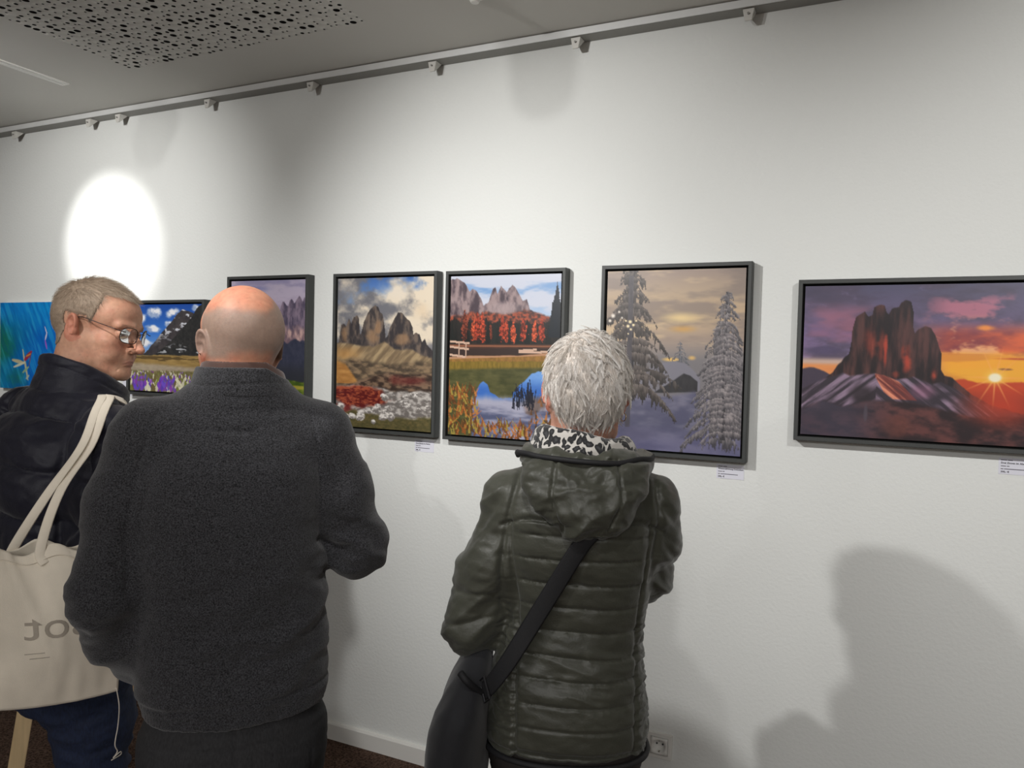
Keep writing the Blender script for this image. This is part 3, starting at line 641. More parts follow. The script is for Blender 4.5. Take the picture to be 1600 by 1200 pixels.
def art_crocus_meadow(nx, ny):
    c = Canvas(795, 385, 1262, 912, nx, ny); rng = np.random.default_rng(9)
    c.grad([(385, (34, 76, 160)), (560, (62, 120, 204)), (680, (130, 170, 220)), (912, (120, 120, 90))])
    for x, y, rx, ry in ((940, 440, 66, 46), (1075, 435, 56, 34), (960, 530, 60, 26), (1060, 500, 40, 26), (850, 480, 60, 60), (1225, 410, 34, 26), (900, 620, 60, 30)):
        c.put(c.blob(x, y, rx, ry, .6, .6, 9, int(x)), c.mix((150, 170, 206), (240, 240, 244), sst(.3, .6, c.n(12, 12, 4, 5) + (y - c.Y) / ry * .2)))
    m = c.below([(795, 720), (900, 675), (950, 620), (1000, 560), (1060, 500), (1100, 450), (1140, 415), (1175, 425), (1210, 440), (1262, 470)], 12, 30, 4)
    c.put(m, c.mix((50, 48, 52), (84, 78, 78), c.n(30, 16, 4, 11))); c.put(m * sst(.56, .66, c.n(16, 28, 5, 14)) * sst(660, 520, c.Y), (206, 208, 216))
    d = c.below([(795, 690), (960, 690), (1060, 610), (1150, 520), (1200, 460), (1230, 410), (1262, 385)], 10, 30, 6)
    c.put(d, c.mix((36, 38, 40), (66, 64, 62), c.n(40, 30, 4, 15))); c.put(d * sst(.6, .7, c.n(12, 30, 4, 16)) * sst(600, 660, c.Y), (170, 172, 176))
    g = c.below([(795, 698), (1000, 690), (1262, 690)], 8, 20, 5, 2); c.put(g, c.mix((128, 104, 60), (182, 152, 96), c.n(10, 40, 4, 18)))
    c.put(.8 * (sst(.5, .6, c.n(6, 40, 3, 6)) * (np.abs(c.Y - 712) < 14)), (86, 70, 46))
    c.put(c.below([(795, 740), (1262, 760)], 8, 10, 4, 5) * .9, c.mix((150, 138, 124), (186, 172, 150), c.n(20, 50, 3, 8)))
    f = c.below([(795, 790), (1262, 780)], 10, 30, 7, 3); c.put(f, c.mix((84, 80, 48), (150, 138, 96), c.n(60, 30, 4, 19)))
    for i in range(330):
        x = rng.uniform(795, 1262); y = rng.uniform(790, 925); s = .35 + (y - 790) / 110.; L = 34 * s; t = (y - c.Y) / L
        pur = rng.random() < (.75 if (abs(x - 870) < 55 or abs(x - 1040) < 55) and y > 830 else .18)
        col = (rng.uniform(90, 140), rng.uniform(60, 90), rng.uniform(160, 205)) if pur else [(226, 222, 190), (204, 198, 176), (124, 130, 62), (110, 96, 60)][rng.integers(4)]
        c.put(((t > 0) & (t < 1) & (np.abs(c.X - x - rng.normal(0, .15) * (y - c.Y)) < 7 * s * np.sin(np.pi * np.clip(t, .02, .98)))) * .92, col)
    return c.im
def art_dragonfly(nx, ny):
    c = Canvas(0, 368, 500, 900, nx, ny)
    s = c.n(3, 3, 4, 3); st = fbm2((c.X * .8 + c.Y * .6) * c.k * 5, (c.Y * .3 - c.X * .8) * c.k * 40, 3, 6)
    c.im = c.mix((6, 92, 190), (18, 152, 226), np.clip(sst(620, 380, c.Y) * .55 + s * .5, 0, 1))
    c.put(.7 * sst(260, 0, c.X + (c.Y - 620) * .35) * sst(430, 640, c.Y + 60 * s), c.mix((8, 120, 110), (20, 150, 150), s)); c.put(.8 * c.blob(30, 620, 110, 170, 1, .4), (30, 122, 84))
    c.put(.7 * c.blob(110, 840, 90, 90, 1, .4), (34, 120, 80)); c.put(.35 * sst(.5, .75, st), (70, 190, 230)); c.put(.25 * sst(.5, .3, st), (4, 70, 150))
    def seg(x0, y0, x1, y1, w, col, a=.95):
        L = np.hypot(x1 - x0, y1 - y0); t = ((c.X - x0) * (x1 - x0) + (c.Y - y0) * (y1 - y0)) / L ** 2
        q = np.abs((c.X - x0) * (y1 - y0) - (c.Y - y0) * (x1 - x0)) / L
        c.put(a * ((t > 0) & (t < 1)) * (1 - sst(.6, 1.2, q / (w * (.45 + .55 * np.sin(np.pi * np.clip(t, 0, 1)))))), col)
    seg(150, 655, 185, 845, 7, (196, 190, 160)); seg(80, 722, 162, 740, 13, (206, 190, 150)); seg(90, 768, 165, 735, 9, (214, 214, 186)); seg(162, 725, 208, 665, 13, (170, 46, 70)); seg(170, 700, 206, 680, 5, (210, 150, 60))
    seg(150, 800, 190, 760, 8, (150, 180, 140)); seg(172, 838, 192, 812, 7, (180, 190, 170)); seg(206, 670, 190, 760, 3, (120, 60, 90)); seg(290, 515, 304, 560, 4, (214, 206, 230)); seg(304, 550, 292, 600, 5, (224, 214, 236)); seg(292, 595, 304, 650, 5, (170, 90, 200))
    return c.im

# ================================================================ framed prints
M_frame = mat('charcoal_frame_wood', (66, 68, 67), .5, vary=.08, vscale=8, bump=.05, bscale=120, spec=.4)
M_gap = mat('black_frame_rebate', (16, 16, 17), .7)
M_print = mat_tint('photo_print', .38, spec=.35)
M_edge = mat('canvas_edge_white', (210, 212, 210), .7)
FD = .042
def print_mesh(name, x0, x1, z0, z1, y, art, res, parent, m):
    nx = int((x1 - x0) * res); ny = int((z1 - z0) * res)
    im = s2l(np.clip(art(nx, ny), 0, 255) * PRINT_GAIN).reshape(-1, 3)
    Z, X = np.meshgrid(np.linspace(z1, z0, ny), np.linspace(x0, x1, nx), indexing='ij')
    V = np.stack([X.ravel(), np.full(X.size, y), Z.ravel()], 1); F = grid_faces(ny, nx)
    b = len(V); e = [(x0, z1), (x1, z1), (x1, z0), (x0, z0)]                       # board behind the printed face
    V = np.vstack([V, [(x, y + .0005, z) for x, z in e], [(x, y + .012, z) for x, z in e]])
    F2 = [(b + i, b + (i + 1) % 4, b + 4 + (i + 1) % 4, b + 4 + i) for i in range(4)] + [(b + 4, b + 5, b + 6, b + 7)]
    col = np.vstack([im, np.full((8, 3), .6)])
    return mesh_np(name, V, [F, np.array(F2)], m, parent, False, col)
PRINT_GAIN = 1.0
def picture(x0, x1, z0, z1, art, label, res=430):
    cx, cz = (x0 + x1) / 2, (z0 + z1) / 2; w, h = (x1 - x0) / 2, (z1 - z0) / 2
    t = tag(empty('framed_picture', (cx, D, cz)), label, 'picture', 'framed landscape prints on the white wall')
    lip = .012; g = .0065
    a = MB()
    prof = [(0, -.004), (0, -FD + .0015), (.0015, -FD), (lip - .001, -FD), (lip, -FD + .001), (lip, -.012)]   # (inset, depth)
    rings = [[(-w + i, y, -h + i), (w - i, y, -h + i), (w - i, y, h - i), (-w + i, y, h - i)] for i, y in prof]
    a._add([v for r in rings for v in r], [(k * 4 + i, k * 4 + (i + 1) % 4, (k + 1) * 4 + (i + 1) % 4, (k + 1) * 4 + i) for k in range(len(prof) - 1) for i in range(4)])
    a.build('frame', M_frame, t)
    MB().box((-w + .002, -.0118, -h + .002), (w - .002, -.006, h - .002)).build('backing_board', M_gap, t)
    i = lip + g
    print_mesh('print', -w + i, w - i, -h + i, h - i, -FD + .008, art, res, t, M_print)
    return t
picture(-1.907, -1.441, 1.259, 1.862, art_three_peaks_day, 'framed upright print of three rock peaks under grey clouds with red heath')
picture(-1.406, -.945, 1.257, 1.859, art_autumn_lake, 'framed upright print of an autumn lake with orange larches and blue reflections')
picture(-.820, -.348, 1.254, 1.861, art_snowy_trees, 'framed upright print of snow covered conifers at a pale sunset')
picture(-.216, .425, 1.334, 1.802, art_sunset_peaks, 'wide framed print of a rock massif against a red and yellow sunset', 520)
picture(-2.457, -2.030, 1.262, 1.864, art_jagged_ridge, 'framed upright print of a jagged purple ridge, partly behind the bald head')
picture(-3.062, -2.587, 1.351, 1.772, art_crocus_meadow, 'framed wide print of a purple crocus meadow below a mountain')
t = tag(empty('canvas_picture', (-3.70, D, 1.558)), 'unframed blue canvas picture with a dragonfly, at the far left', 'picture')
print_mesh('print', -.302, .302, -.214, .214, -.03, art_dragonfly, 330, t, M_print)
MB().box((-.302, -.0178, -.214), (.302, 0, .214)).build('stretcher_board', M_edge, t)

# price cards
M_card = mat('card_paper', (226, 226, 236), .7); M_ink = mat('black_print_ink', (38, 36, 44), .7); M_ink2 = mat('grey_print_ink', (96, 94, 104), .7)
def text_mesh(name, body, size, m, parent, loc, bold=0, mirror=False, res=2):
    cu = bpy.data.curves.new('lettering_curve', 'FONT'); cu.body = body; cu.size = size; cu.resolution_u = res; cu.offset = bold; cu.extrude = .00015
    to = bpy.data.objects.new('lettering_curve', cu); COL.objects.link(to)
    dg = bpy.context.evaluated_depsgraph_get(); me = bpy.data.meshes.new_from_object(to.evaluated_get(dg)); bpy.data.objects.remove(to); me.name = name
    n = len(me.vertices); co = np.zeros(n * 3, np.float32); me.vertices.foreach_get('co', co); co = co.reshape(-1, 3)
    co = np.stack([co[:, 0], -co[:, 2], co[:, 1]], 1); me.vertices.foreach_set('co', co.ravel()); me.update()
    while me.materials: me.materials.pop()
    o = add(name, me, m, parent); o.location = loc; return o
def card(x, z, w, h, lines, label):
    t = tag(empty('price_card', (x + w / 2, D, z - h / 2)), label, 'price card', 'price cards beside the pictures')
    MB().box((-w / 2, -.0012, -h / 2), (w / 2, 0, h / 2)).build('paper', M_card, t)
    zz = h / 2
    for kind, body, sz, dz in lines:
        zz -= dz
        if kind == 'bars':              # a line too small to read: strokes of word length
            b = MB(); cx = -w / 2 + .005
            for L in body: b.box((cx, -.0014, zz), (cx + L, -.0011, zz + sz * .5)); cx += L + .0018
            b.build('small_print', M_ink2, t)
        else: text_mesh('lettering', body, sz, M_ink, t, (-w / 2 + .005, -.0014, zz), .00018)
def lines(title, price): return [('bars', (.014, .011), .0042, .0070), ('t', title, .0066, .0085), ('bars', (.012, .006), .0042, .0075), ('bars', (.006, .052), .0042, .0078), ('t', price, .0066, .0088)]
card(-1.547, 1.243, .083, .044, lines('Drei Zinnen im Herbst', '290,- \u20ac'), 'white price card under the three-peaks picture')
card(-.441, 1.241, .083, .044, lines('Winterstimmung Dolomiten', '290,- \u20ac'), 'white price card under the snowy trees picture')
card(.304, 1.318, .083, .044, lines('Drei Zinnen im Abend', '390,- \u20ac'), 'white price card under the wide sunset picture')
card(-3.135, 1.425, .06, .085, [('bars', (.014, .011), .0042, .0070), ('bars', (.03,), .0042, .0085)], 'white card on the wall left of the crocus meadow picture')

# ================================================================ people
def head_sdf(Q, p):
    """head in its own axes: x to its right, y to the face, z up, eyes at z = 0"""
    g = p.get('fat', 0.0); ax = np.abs(Q[:, 0]); S = np.stack([ax, Q[:, 1], Q[:, 2]], 1)
    d = ell(Q, (0, -.014, .034), (.0755 + g, .0975, .083))
    d = smin(d, ell(Q, (0, -.045, .012), (.066 + g, .062, .066)), .03)                # back of the head
    d = smin(d, ell(Q, (0, .046, .036), (.060, .044, .046)), .025)                   # forehead
    d = smin(d, ell(Q, (0, .038, -.036), (.057 + g * .6, .053, .064)), .02)            # face
    d = smin(d, ell(S, (.043, .053, -.030), (.025, .026, .021)), .018)               # cheekbones
    d = smin(d, ell(S, (.034, .060, -.060), (.026, .026, .026)), .018)               # cheeks
    d = smin(d, chain(S, [(.060 + g * .5, -.002, -.045), (.053 + g * .6, .016, -.083), (.020, .074, -.104)], [.018, .018, .017], .015), .022)
    d = smin(d, ell(Q, (0, .084, -.102), (.021, .016, .016)), .016)                  # chin
    d = smin(d, ell(Q, (0, .040, -.090), (.042, .048, .026)), .02)                   # under the jaw
    d = smin(d, cap(S, (.012, .0885, .016), (.046, .077, .016), .0105, .009), .012)  # brow
    d = smax(d, -ell(S, (.031, .096, -.003), (.0165, .016, .0115)), .010)            # eye sockets
    d = smin(d, ell(S, (.0315, .0775, -.003), (.0150, .0125, .0120)), .003)          # lids
    d = smin(d, chain(Q, [(0, .089, .004), (0, .104, -.020), (0, .1165, -.035)], [.0078, .0088, .0108], .008), .009)   # nose
    d = smin(d, ell(S, (.0125, .1015, -.0405), (.0085, .0115, .0075)), .006)
    d = smax(d, -ell(S, (.0065, .1060, -.0485), (.0036, .0055, .0040)), .003)
    d = smin(d, ell(Q, (0, .083, -.064), (.026, .0155, .017)), .014)                 # muzzle
    lx = ax / .024; cur = -.0715 - .004 * lx ** 2 + p.get('smile', 0) * lx ** 2
    d = smin(d, ell(np.stack([Q[:, 0], Q[:, 1] + .10 * ax, Q[:, 2] - (cur + .0715)], 1), (0, .0945, -.0685), (.021, .0065, .0042)), .004)
    d = smin(d, ell(np.stack([Q[:, 0], Q[:, 1] + .10 * ax, Q[:, 2] - (cur + .0715)], 1), (0, .0945, -.0758), (.019, .0068, .0048)), .004)
    d = smax(d, -cap(np.stack([ax, Q[:, 1] + .12 * ax, Q[:, 2] - (cur + .0715)], 1), (0, .1030, -.0720), (.023, .1030, -.0720), .0022, .0016), .0025)
    d = smax(d, -chain(S, [(.017, .103, -.043), (.026, .098, -.060), (.031, .091, -.076)], [.0018, .0024, .0010], .002), .006)   # nasolabial fold
    d = smax(d, -chain(S, [(.027, .093, -.082), (.031, .087, -.094)], [.0014, .0010], .002), .004)
    d = smax(d, -chain(S, [(.021, .0945, -.017), (.036, .0895, -.021), (.047, .078, -.016)], [.0012, .0020, .0010], .002), .004)  # bag under the eye
    # ears: tilted shell with rim, bowl and lobe
    E = S - np.array((.0755 + g + p.get('ear', 0), -.012, -.012), np.float32); R = np.array(Euler((math.radians(-8), math.radians(6), math.radians(-24 - p.get('ear', 0) * 2500))).to_matrix(), np.float32); E = E @ R
    ear = ell(E, (0.004, -.004, .004), (.0075, .0185, .0300)); ear = smin(ear, ell(E, (.0005, .004, -.024), (.0062, .0110, .0120)), .008)
    rim = np.sqrt((np.sqrt(((E[:, 1] + .004) / .0155) ** 2 + ((E[:, 2] - .005) / .0265) ** 2) * .02 - .02) ** 2 * 1.3 + (E[:, 0] - .0085) ** 2) - .0037
    rim = np.where((E[:, 2] < -.014) & (E[:, 1] > -.002), .02, rim)
    ear = smin(ear, rim, .004)
    ear = smax(ear, -ell(E, (.0125, .002, -.001), (.0085, .0085, .0125)), .004)
    ear = smax(ear, -ell(E, (.0135, -.004, .014), (.0070, .0100, .0085)), .004)
    ear = smin(ear, ell(E, (.0050, .0125, -.004), (.0050, .0045, .0075)), .004)
    d = smin(d, ear, .005)
    for c, r in p.get('folds', ()):      # creases in the skin of neck and brow
        d = smax(d, -chain(Q, c, r, .002), .005)
    return d
def hand_sdf(P, wr, d, up, side, curl):
    """hand from the wrist wr along d; up: back of the hand; side +1 = thumb towards d x up"""
    d = np.array(Vector(d).normalized()); up = np.array(Vector(up)); up = up - d * (up @ d); up /= np.linalg.norm(up); s = np.cross(d, up) * side
    wr = np.array(wr, float); at = lambda a, b, c: wr + d * a + s * b + up * c
    f = ell(P, at(.052, 0, 0), (.046, .040, .0155), np.stack([d, s, up], 1).astype(np.float32))
    f = smin(f, cap(P, at(-.03, 0, 0), at(.03, 0, 0), .027, .024), .02)
    for k, (b, L, r) in enumerate(((.029, .074, .0090), (.010, .083, .0093), (-.010, .077, .0089), (-.028, .060, .0080))):
        q = at(.085, b, .002); pts = [q]; a = curl * (.7 + .12 * k); dirv = d.copy()
        for seg in (.45, .30, .25):
            c_, s_ = math.cos(a), math.sin(a); dd = d * c_ - up * s_; q = q + dd * L * seg; pts.append(q); a += curl * 1.15
        f = smin(f, chain(P, pts, [r, r * .95, r * .88, r * .8], .004), .006)
    f = smin(f, chain(P, [at(.018, .024, -.004), at(.050, .046, -.014), at(.080, .050, -.030), at(.100, .046, -.034)], [.0135, .0115, .0098, .0085], .006), .010)
    return f
def legs(P, L, grow=0):
    d = None
    for hip, knee, ank, r in L:
        e = chain(P, [hip, ((hip[0] + knee[0]) / 2, (hip[1] + knee[1]) / 2 + .012, (hip[2] + knee[2]) / 2), knee, ((knee[0] + ank[0]) / 2, (knee[1] + ank[1]) / 2 - .018, knee[2] * .58 + ank[2] * .42), ank], [r[0] + grow, (r[0] + r[1]) / 2 + grow, r[1] + grow, r[1] * .93 + grow, r[2] + grow], .03)
        d = e if d is None else smin(d, e, .012)
    return d
class Man: pass
def make_person(label, loc, yaw, p):
    """one continuous body mesh (head, neck, trunk, arms, hands, legs, feet); clothing and hair hang on it"""
    hc = np.array(p['head'], np.float32); Rm = rotm(*p['hrot'])
    def headf(P): return near(P, hc + Rm @ np.array((0, .01, 0), np.float32), .175, lambda q: head_sdf((q - hc) @ Rm, p['face']), .03)
    def bodyf(P):
        d = stack(P, p['trunk'], p['slim'], .03)
        for A in p['arms']: d = smin(d, chain(P, A[0], [r * A[2] for r in A[1]], .03), .03)
        for w, dr, up, sd, cu in p['hands']: d = smin(d, near(P, np.array(w) + .07 * np.array(Vector(dr).normalized()), .17, lambda q: hand_sdf(q, w, dr, up, sd, cu), .04), .012)
        d = smin(d, legs(P, p['legs'], p.get('legslim', -.030)), .03)
        for hip, knee, ank, r in p['legs']:
            d = smin(d, chain(P, [(ank[0], ank[1] - .03, FZ + .045), (ank[0] + .0, ank[1] + .06, FZ + .045), (ank[0], ank[1] + .15, FZ + .03)], [.036, .038, .026], .02), .02)
        nk = p['neck']; d = smin(d, chain(P, nk[0], nk[1], .03), .03)
        return smin(d, headf(P), .02)
    g = p.get('fine', .0026)
    xs = axis(-.40, .40, .009, (hc[0] - .125, hc[0] + .125, g)); ys = axis(-.30, .42, .009, (hc[1] - .13, hc[1] + .135, g)); zs = axis(FZ - .02, hc[2] + .15, .009, (hc[2] - .15, hc[2] + .13, g))
    V, Q, N = surface(bodyf, xs, ys, zs, 3)
    H = (V - hc) @ Rm
    col = p['skin'](H, N @ Rm, V)
    o = mesh_np('person', V, Q, M_skin, None, True, col)
    o.location = loc; o.rotation_euler = (0, 0, yaw); tag(o, label, 'person')
    m = Man(); m.o = o; m.V = V; m.Q = Q; m.N = N; m.H = H; m.hc = hc; m.Rm = Rm; m.f = bodyf; return m
def skin_colour(base, red, scalp=None, hairmask=None, hairline=None):
    def fn(H, N, V):
        c = np.tile(s2l(base), (len(H), 1)); R = s2l(red); n = fb3(H * 45, 3, 3); n2 = fb3(H * 140, 2, 9)
        a = .35 * np.clip((n - .4) * 3, 0, 1)
        ax = np.abs(H[:, 0])
        ear = (ax > .0785) & (((H[:, 1] + .012) / .026) ** 2 + ((H[:, 2] + .010) / .036) ** 2 < 1); a = np.where(ear, .75, a)
        a = np.maximum(a, .75 * np.exp(-(((H[:, 1] - .115) / .016) ** 2 + (ax / .02) ** 2 + ((H[:, 2] + .036) / .016) ** 2)))
        a = np.maximum(a, .55 * np.exp(-(((ax - .042) / .02) ** 2 + ((H[:, 2] + .034) / .02) ** 2)) * (H[:, 1] > .04))
        c = c * (1 - a[:, None]) + R * a[:, None]
        lips = np.exp(-((ax / .022) ** 4 + ((H[:, 2] + .0725) / .0075) ** 4)) * (H[:, 1] > .08); L = s2l((150, 92, 82)); c = c * (1 - .7 * lips[:, None]) + L * .7 * lips[:, None]
        c *= (1 + .10 * (n2 - .5) * 2)[:, None]
        sp = (fb3(H * 220, 1, 21) > .78) & (n > .5); c[sp] *= .88                        # freckles
        if hairline is not None:
            k = hairline(H)[:, None]; c = c * (1 - k) + s2l((124, 111, 98)) * k
        if scalp is not None:
            k = scalp(H)[:, None]; c = c * (1 - k) + s2l(hairmask) * k * (1 + .25 * (fb3(H * 420, 2, 5) - .5))[:, None]
        return c
    return fn
M_skin = mat_tint('skin', .54, sub=.10, bump=.25, bscale=420, bdist=.0012, spec=.35, vary=.06, vscale=90)

def garment(name, f, box, h, m, parent, disp=None, refine=2, kind=None, fine=None):
    (x0, x1), (y0, y1), (z0, z1) = box
    V, Q, N = surface(f, axis(x0, x1, h), axis(y0, y1, h), axis(z0, z1, h), refine)
    if disp is not None: V = V + N * disp(V, N)[:, None]
    return mesh_np(name, V, Q, m, parent, True)
def strands(name, roots, nrm, dirs, L, r, m, parent, npt=6, curl=.3, gravity=.0, seed=0, flow=None, lift=.3, col=None, keep=None):
    """hair as one mesh of fine tapered three-sided strands growing from roots"""
    rng = np.random.default_rng(seed); n = len(roots); Ln = L * rng.uniform(.65, 1.15, n)
    P = [roots - nrm * .002]; d = dirs * (1 - lift) + nrm * lift; d /= np.linalg.norm(d, axis=1)[:, None]; ph = rng.uniform(0, 6.28, n)
    b = np.cross(d, nrm); b /= np.linalg.norm(b, axis=1)[:, None] + 1e-9; wob = rng.normal(0, curl, n)
    for i in range(npt - 1):
        t = i / (npt - 1); step = (Ln / (npt - 1))[:, None]
        q = P[-1] + d * step
        if keep is not None:
            dd, gg = grad(keep, q); q = q + gg * np.clip(.0015 + .004 * t * (1 + np.sin(ph)) - dd, 0, .02)[:, None]
        P.append(q)
        d = d + b * (wob * (1 if i < npt / 2 else -1.3) * .5)[:, None] + np.array((0, 0, -gravity)) 
        if flow is not None: d = d + flow(q) * .3
        d /= np.linalg.norm(d, axis=1)[:, None]
    P = np.stack(P, 1); T = np.gradient(P, axis=1); T /= np.linalg.norm(T, axis=2)[..., None] + 1e-9
    u = np.cross(T, nrm[:, None]); u /= np.linalg.norm(u, axis=2)[..., None] + 1e-9; v = np.cross(T, u)
    tp = np.linspace(1, .18, npt)[None, :, None]; rr = (r * rng.uniform(.7, 1.3, n))[:, None, None] * tp
    R = np.stack([P + (u * math.cos(a) + v * math.sin(a)) * rr for a in (0, 2.094, 4.189)], 2)      # n, npt, 3, 3
    Vv = R.reshape(-1, 3); base = (np.arange(n) * npt * 3)[:, None, None, None]
    i = np.arange(npt - 1)[None, :, None, None]; k = np.array([0, 1, 2])[None, None, :, None]; k2 = (k + 1) % 3
    F = np.concatenate([base + i * 3 + k, base + i * 3 + k2, base + (i + 1) * 3 + k2, base + (i + 1) * 3 + k], -1).reshape(-1, 4)
    c = None
    if col is not None:
        cc = np.array([s2l(x) for x in col]); w = rng.random(n)[:, None]; c1 = cc[0] * (1 - w) + cc[1] * w; c = np.repeat(c1, npt * 3, 0)
    return mesh_np(name, Vv, F, m, parent, True, c)
def locks(name, roots, nrm, dirs, L, K, rad, r, m, parent, npt=9, curl=.6, gravity=.05, lift=.2, seed=0, col=None, keep=None):
    """hair in locks: K strands each run along one curved guide and close towards its tip"""
    rng = np.random.default_rng(seed); n = len(roots); Ln = L * rng.uniform(.6, 1.25, n); d = dirs * (1 - lift) + nrm * lift; d /= np.linalg.norm(d, axis=1)[:, None]
    b = np.cross(d, nrm); b /= np.linalg.norm(b, axis=1)[:, None] + 1e-9; w = rng.normal(0, curl, n); P = [roots]
    for i in range(npt - 1):
        q = P[-1] + d * (Ln / (npt - 1))[:, None]
        if keep is not None:
            dd, gg = grad(keep, q); q = q + gg * np.clip(.0022 - dd, 0, .02)[:, None]
        P.append(q); d = d + b * (w * (1 if i < npt * .45 else -1.5) * .5)[:, None] + np.array((0, 0, -gravity)); d /= np.linalg.norm(d, axis=1)[:, None]
    P = np.stack(P, 1); f = np.linspace(1, .12, npt)[None, None, :, None]
    o = (rng.normal(0, rad, (n, K, 1)) * b[:, None] + rng.normal(0, rad * .35, (n, K, 1)) * nrm[:, None])
    S = (P[:, None] + o[:, :, None] * f + rng.normal(0, .0004, (n, K, npt, 3))).reshape(n * K, npt, 3); N2 = np.repeat(nrm, K, 0)
    T = np.gradient(S, axis=1); T /= np.linalg.norm(T, axis=2)[..., None] + 1e-9; u = np.cross(T, N2[:, None]); u /= np.linalg.norm(u, axis=2)[..., None] + 1e-9; v = np.cross(T, u)
    rr = (r * rng.uniform(.7, 1.3, n * K))[:, None, None] * np.linspace(1, .25, npt)[None, :, None]
    Vv = np.stack([S + (u * math.cos(a) + v * math.sin(a)) * rr for a in (0, 2.094, 4.189)], 2).reshape(-1, 3); base = (np.arange(n * K) * npt * 3)[:, None, None, None]
    i = np.arange(npt - 1)[None, :, None, None]; k = np.array([0, 1, 2])[None, None, :, None]; k2 = (k + 1) % 3
    F = np.concatenate([base + i * 3 + k, base + i * 3 + k2, base + (i + 1) * 3 + k2, base + (i + 1) * 3 + k], -1).reshape(-1, 4)
    cc = np.array([s2l(x) for x in col]); ww = np.clip(np.repeat(rng.random(n), K) * .7 + rng.random(n * K) * .4, 0, 1)[:, None]
    return mesh_np(name, Vv, F, m, parent, True, np.repeat(cc[0] * (1 - ww) + cc[1] * ww, npt * 3, 0))
def sample(V, Q, mask, n, seed=0):
    """random points on the faces whose corners lie in mask"""
    fm = mask[Q].all(1); q = Q[fm]; rng = np.random.default_rng(seed)
    a = np.linalg.norm(np.cross(V[q[:, 2]] - V[q[:, 0]], V[q[:, 3]] - V[q[:, 1]]), axis=1); i = rng.choice(len(q), n, p=a / a.sum()); u = rng.random((n, 2))
    A = V[q[i, 0]] * (1 - u[:, :1]) + V[q[i, 1]] * u[:, :1]; B = V[q[i, 3]] * (1 - u[:, :1]) + V[q[i, 2]] * u[:, :1]
    return A * (1 - u[:, 1:]) + B * u[:, 1:]
def tangent(d, n):
    d = d - n * (d * n).sum(1)[:, None]; return d / (np.linalg.norm(d, axis=1)[:, None] + 1e-9)
def shoes(L, parent, m, ms, names=('shoe', 'sole')):
    for hip, knee, ank, r in L:
        x, y = ank[0], ank[1]
        f = lambda P: smax(smin(chain(P, [(x, y - .04, FZ + .055), (x, y + .05, FZ + .055), (x, y + .16, FZ + .040)], [.045, .048, .036], .03), cap(P, (x, y - .01, FZ + .06), (x, y - .01, FZ + .12), .05, .05), .02), FZ + .018 - P[:, 2], .008)
        s = garment(names[0], f, ((x - .09, x + .09), (y - .13, y + .24), (FZ, FZ + .2)), .006, m, parent)
        g = lambda P: smax(chain(P, [(x, y - .045, FZ + .02), (x, y + .05, FZ + .02), (x, y + .165, FZ + .02)], [.045, .05, .037], .03), np.abs(P[:, 2] - FZ - .0105) - .0105, .004)
        garment(names[1], g, ((x - .09, x + .09), (y - .13, y + .24), (FZ - .01, FZ + .04)), .005, ms, s)
M_shoe = mat('black_shoe_leather', (30, 28, 27), .5); M_sole = mat('dark_rubber_sole', (44, 42, 40), .8)
def place(px, depth, turn=0):
    """a spot on the floor seen in column px at a distance along the view axis"""
    d = _r * ((px - 800) / 1202.) - _u * 0 + _f; q = d * depth; return (q[0], q[1], 0), math.atan2(-q[0], q[1]) - math.radians(turn)

# ---------------------------------------------------------------- the bald man in the charcoal fleece
loc, yaw = place(365, 1.52)
T2 = [(.800, .013, .002, .188, .130, .127, 2.4), (.84, .014, .005, .194, .133, .132, 2.4), (.90, .010, .012, .194, .132, .138, 2.3), (.98, .006, .015, .195, .130, .140, 2.3), (1.06, .002, .012, .193, .132, .138, 2.3), (1.14, -.006, .008, .192, .137, .132, 2.3), (1.22, -.008, .003, .193, .139, .125, 2.3), (1.30, -.002, .0, .190, .135, .115, 2.3), (1.36, .005, .003, .178, .122, .104, 2.2), (1.40, .011, .008, .160, .108, .092, 2.1), (1.435, .013, .008, .136, .096, .084, 2.0), (1.465, .014, .006, .112, .092, .082, 2.0), (1.490, .015, .005, .096, .086, .080, 2.0)]
A2L = ([(-.158, .005, 1.385), (-.205, -.012, 1.235), (-.232, -.028, 1.065), (-.210, .03, .970), (-.172, .10, .882)], [.070, .064, .061, .059, .055])
A2R = ([(.178, .005, 1.375), (.222, -.004, 1.25), (.262, .012, 1.128), (.215, .12, 1.155), (.14, .235, 1.215)], [.070, .064, .061, .055, .044])
LG2 = [((-.088, .0, .74), (-.105, .02, .47), (-.115, -.01, FZ + .09), (.080, .066, .048)), ((.112, .0, .74), (.118, .01, .47), (.122, -.02, FZ + .09), (.080, .066, .048))]
def scalp2(H):
    z = H[:, 2] + .006 * (fb3(H * 30, 2, 4) - .5) * 4; top = .052 + .16 * np.maximum(np.abs(H[:, 0]) - .03, 0) + .022 * sst(.01, .05, H[:, 0])
    lo = -.030 - .02 * (H[:, 1] > .0)
    m = sst(top + .012, top - .014, z) * sst(lo - .016, lo + .010, z) * sst(.035, .015, H[:, 1])
    return np.clip(m * .85, 0, 1)
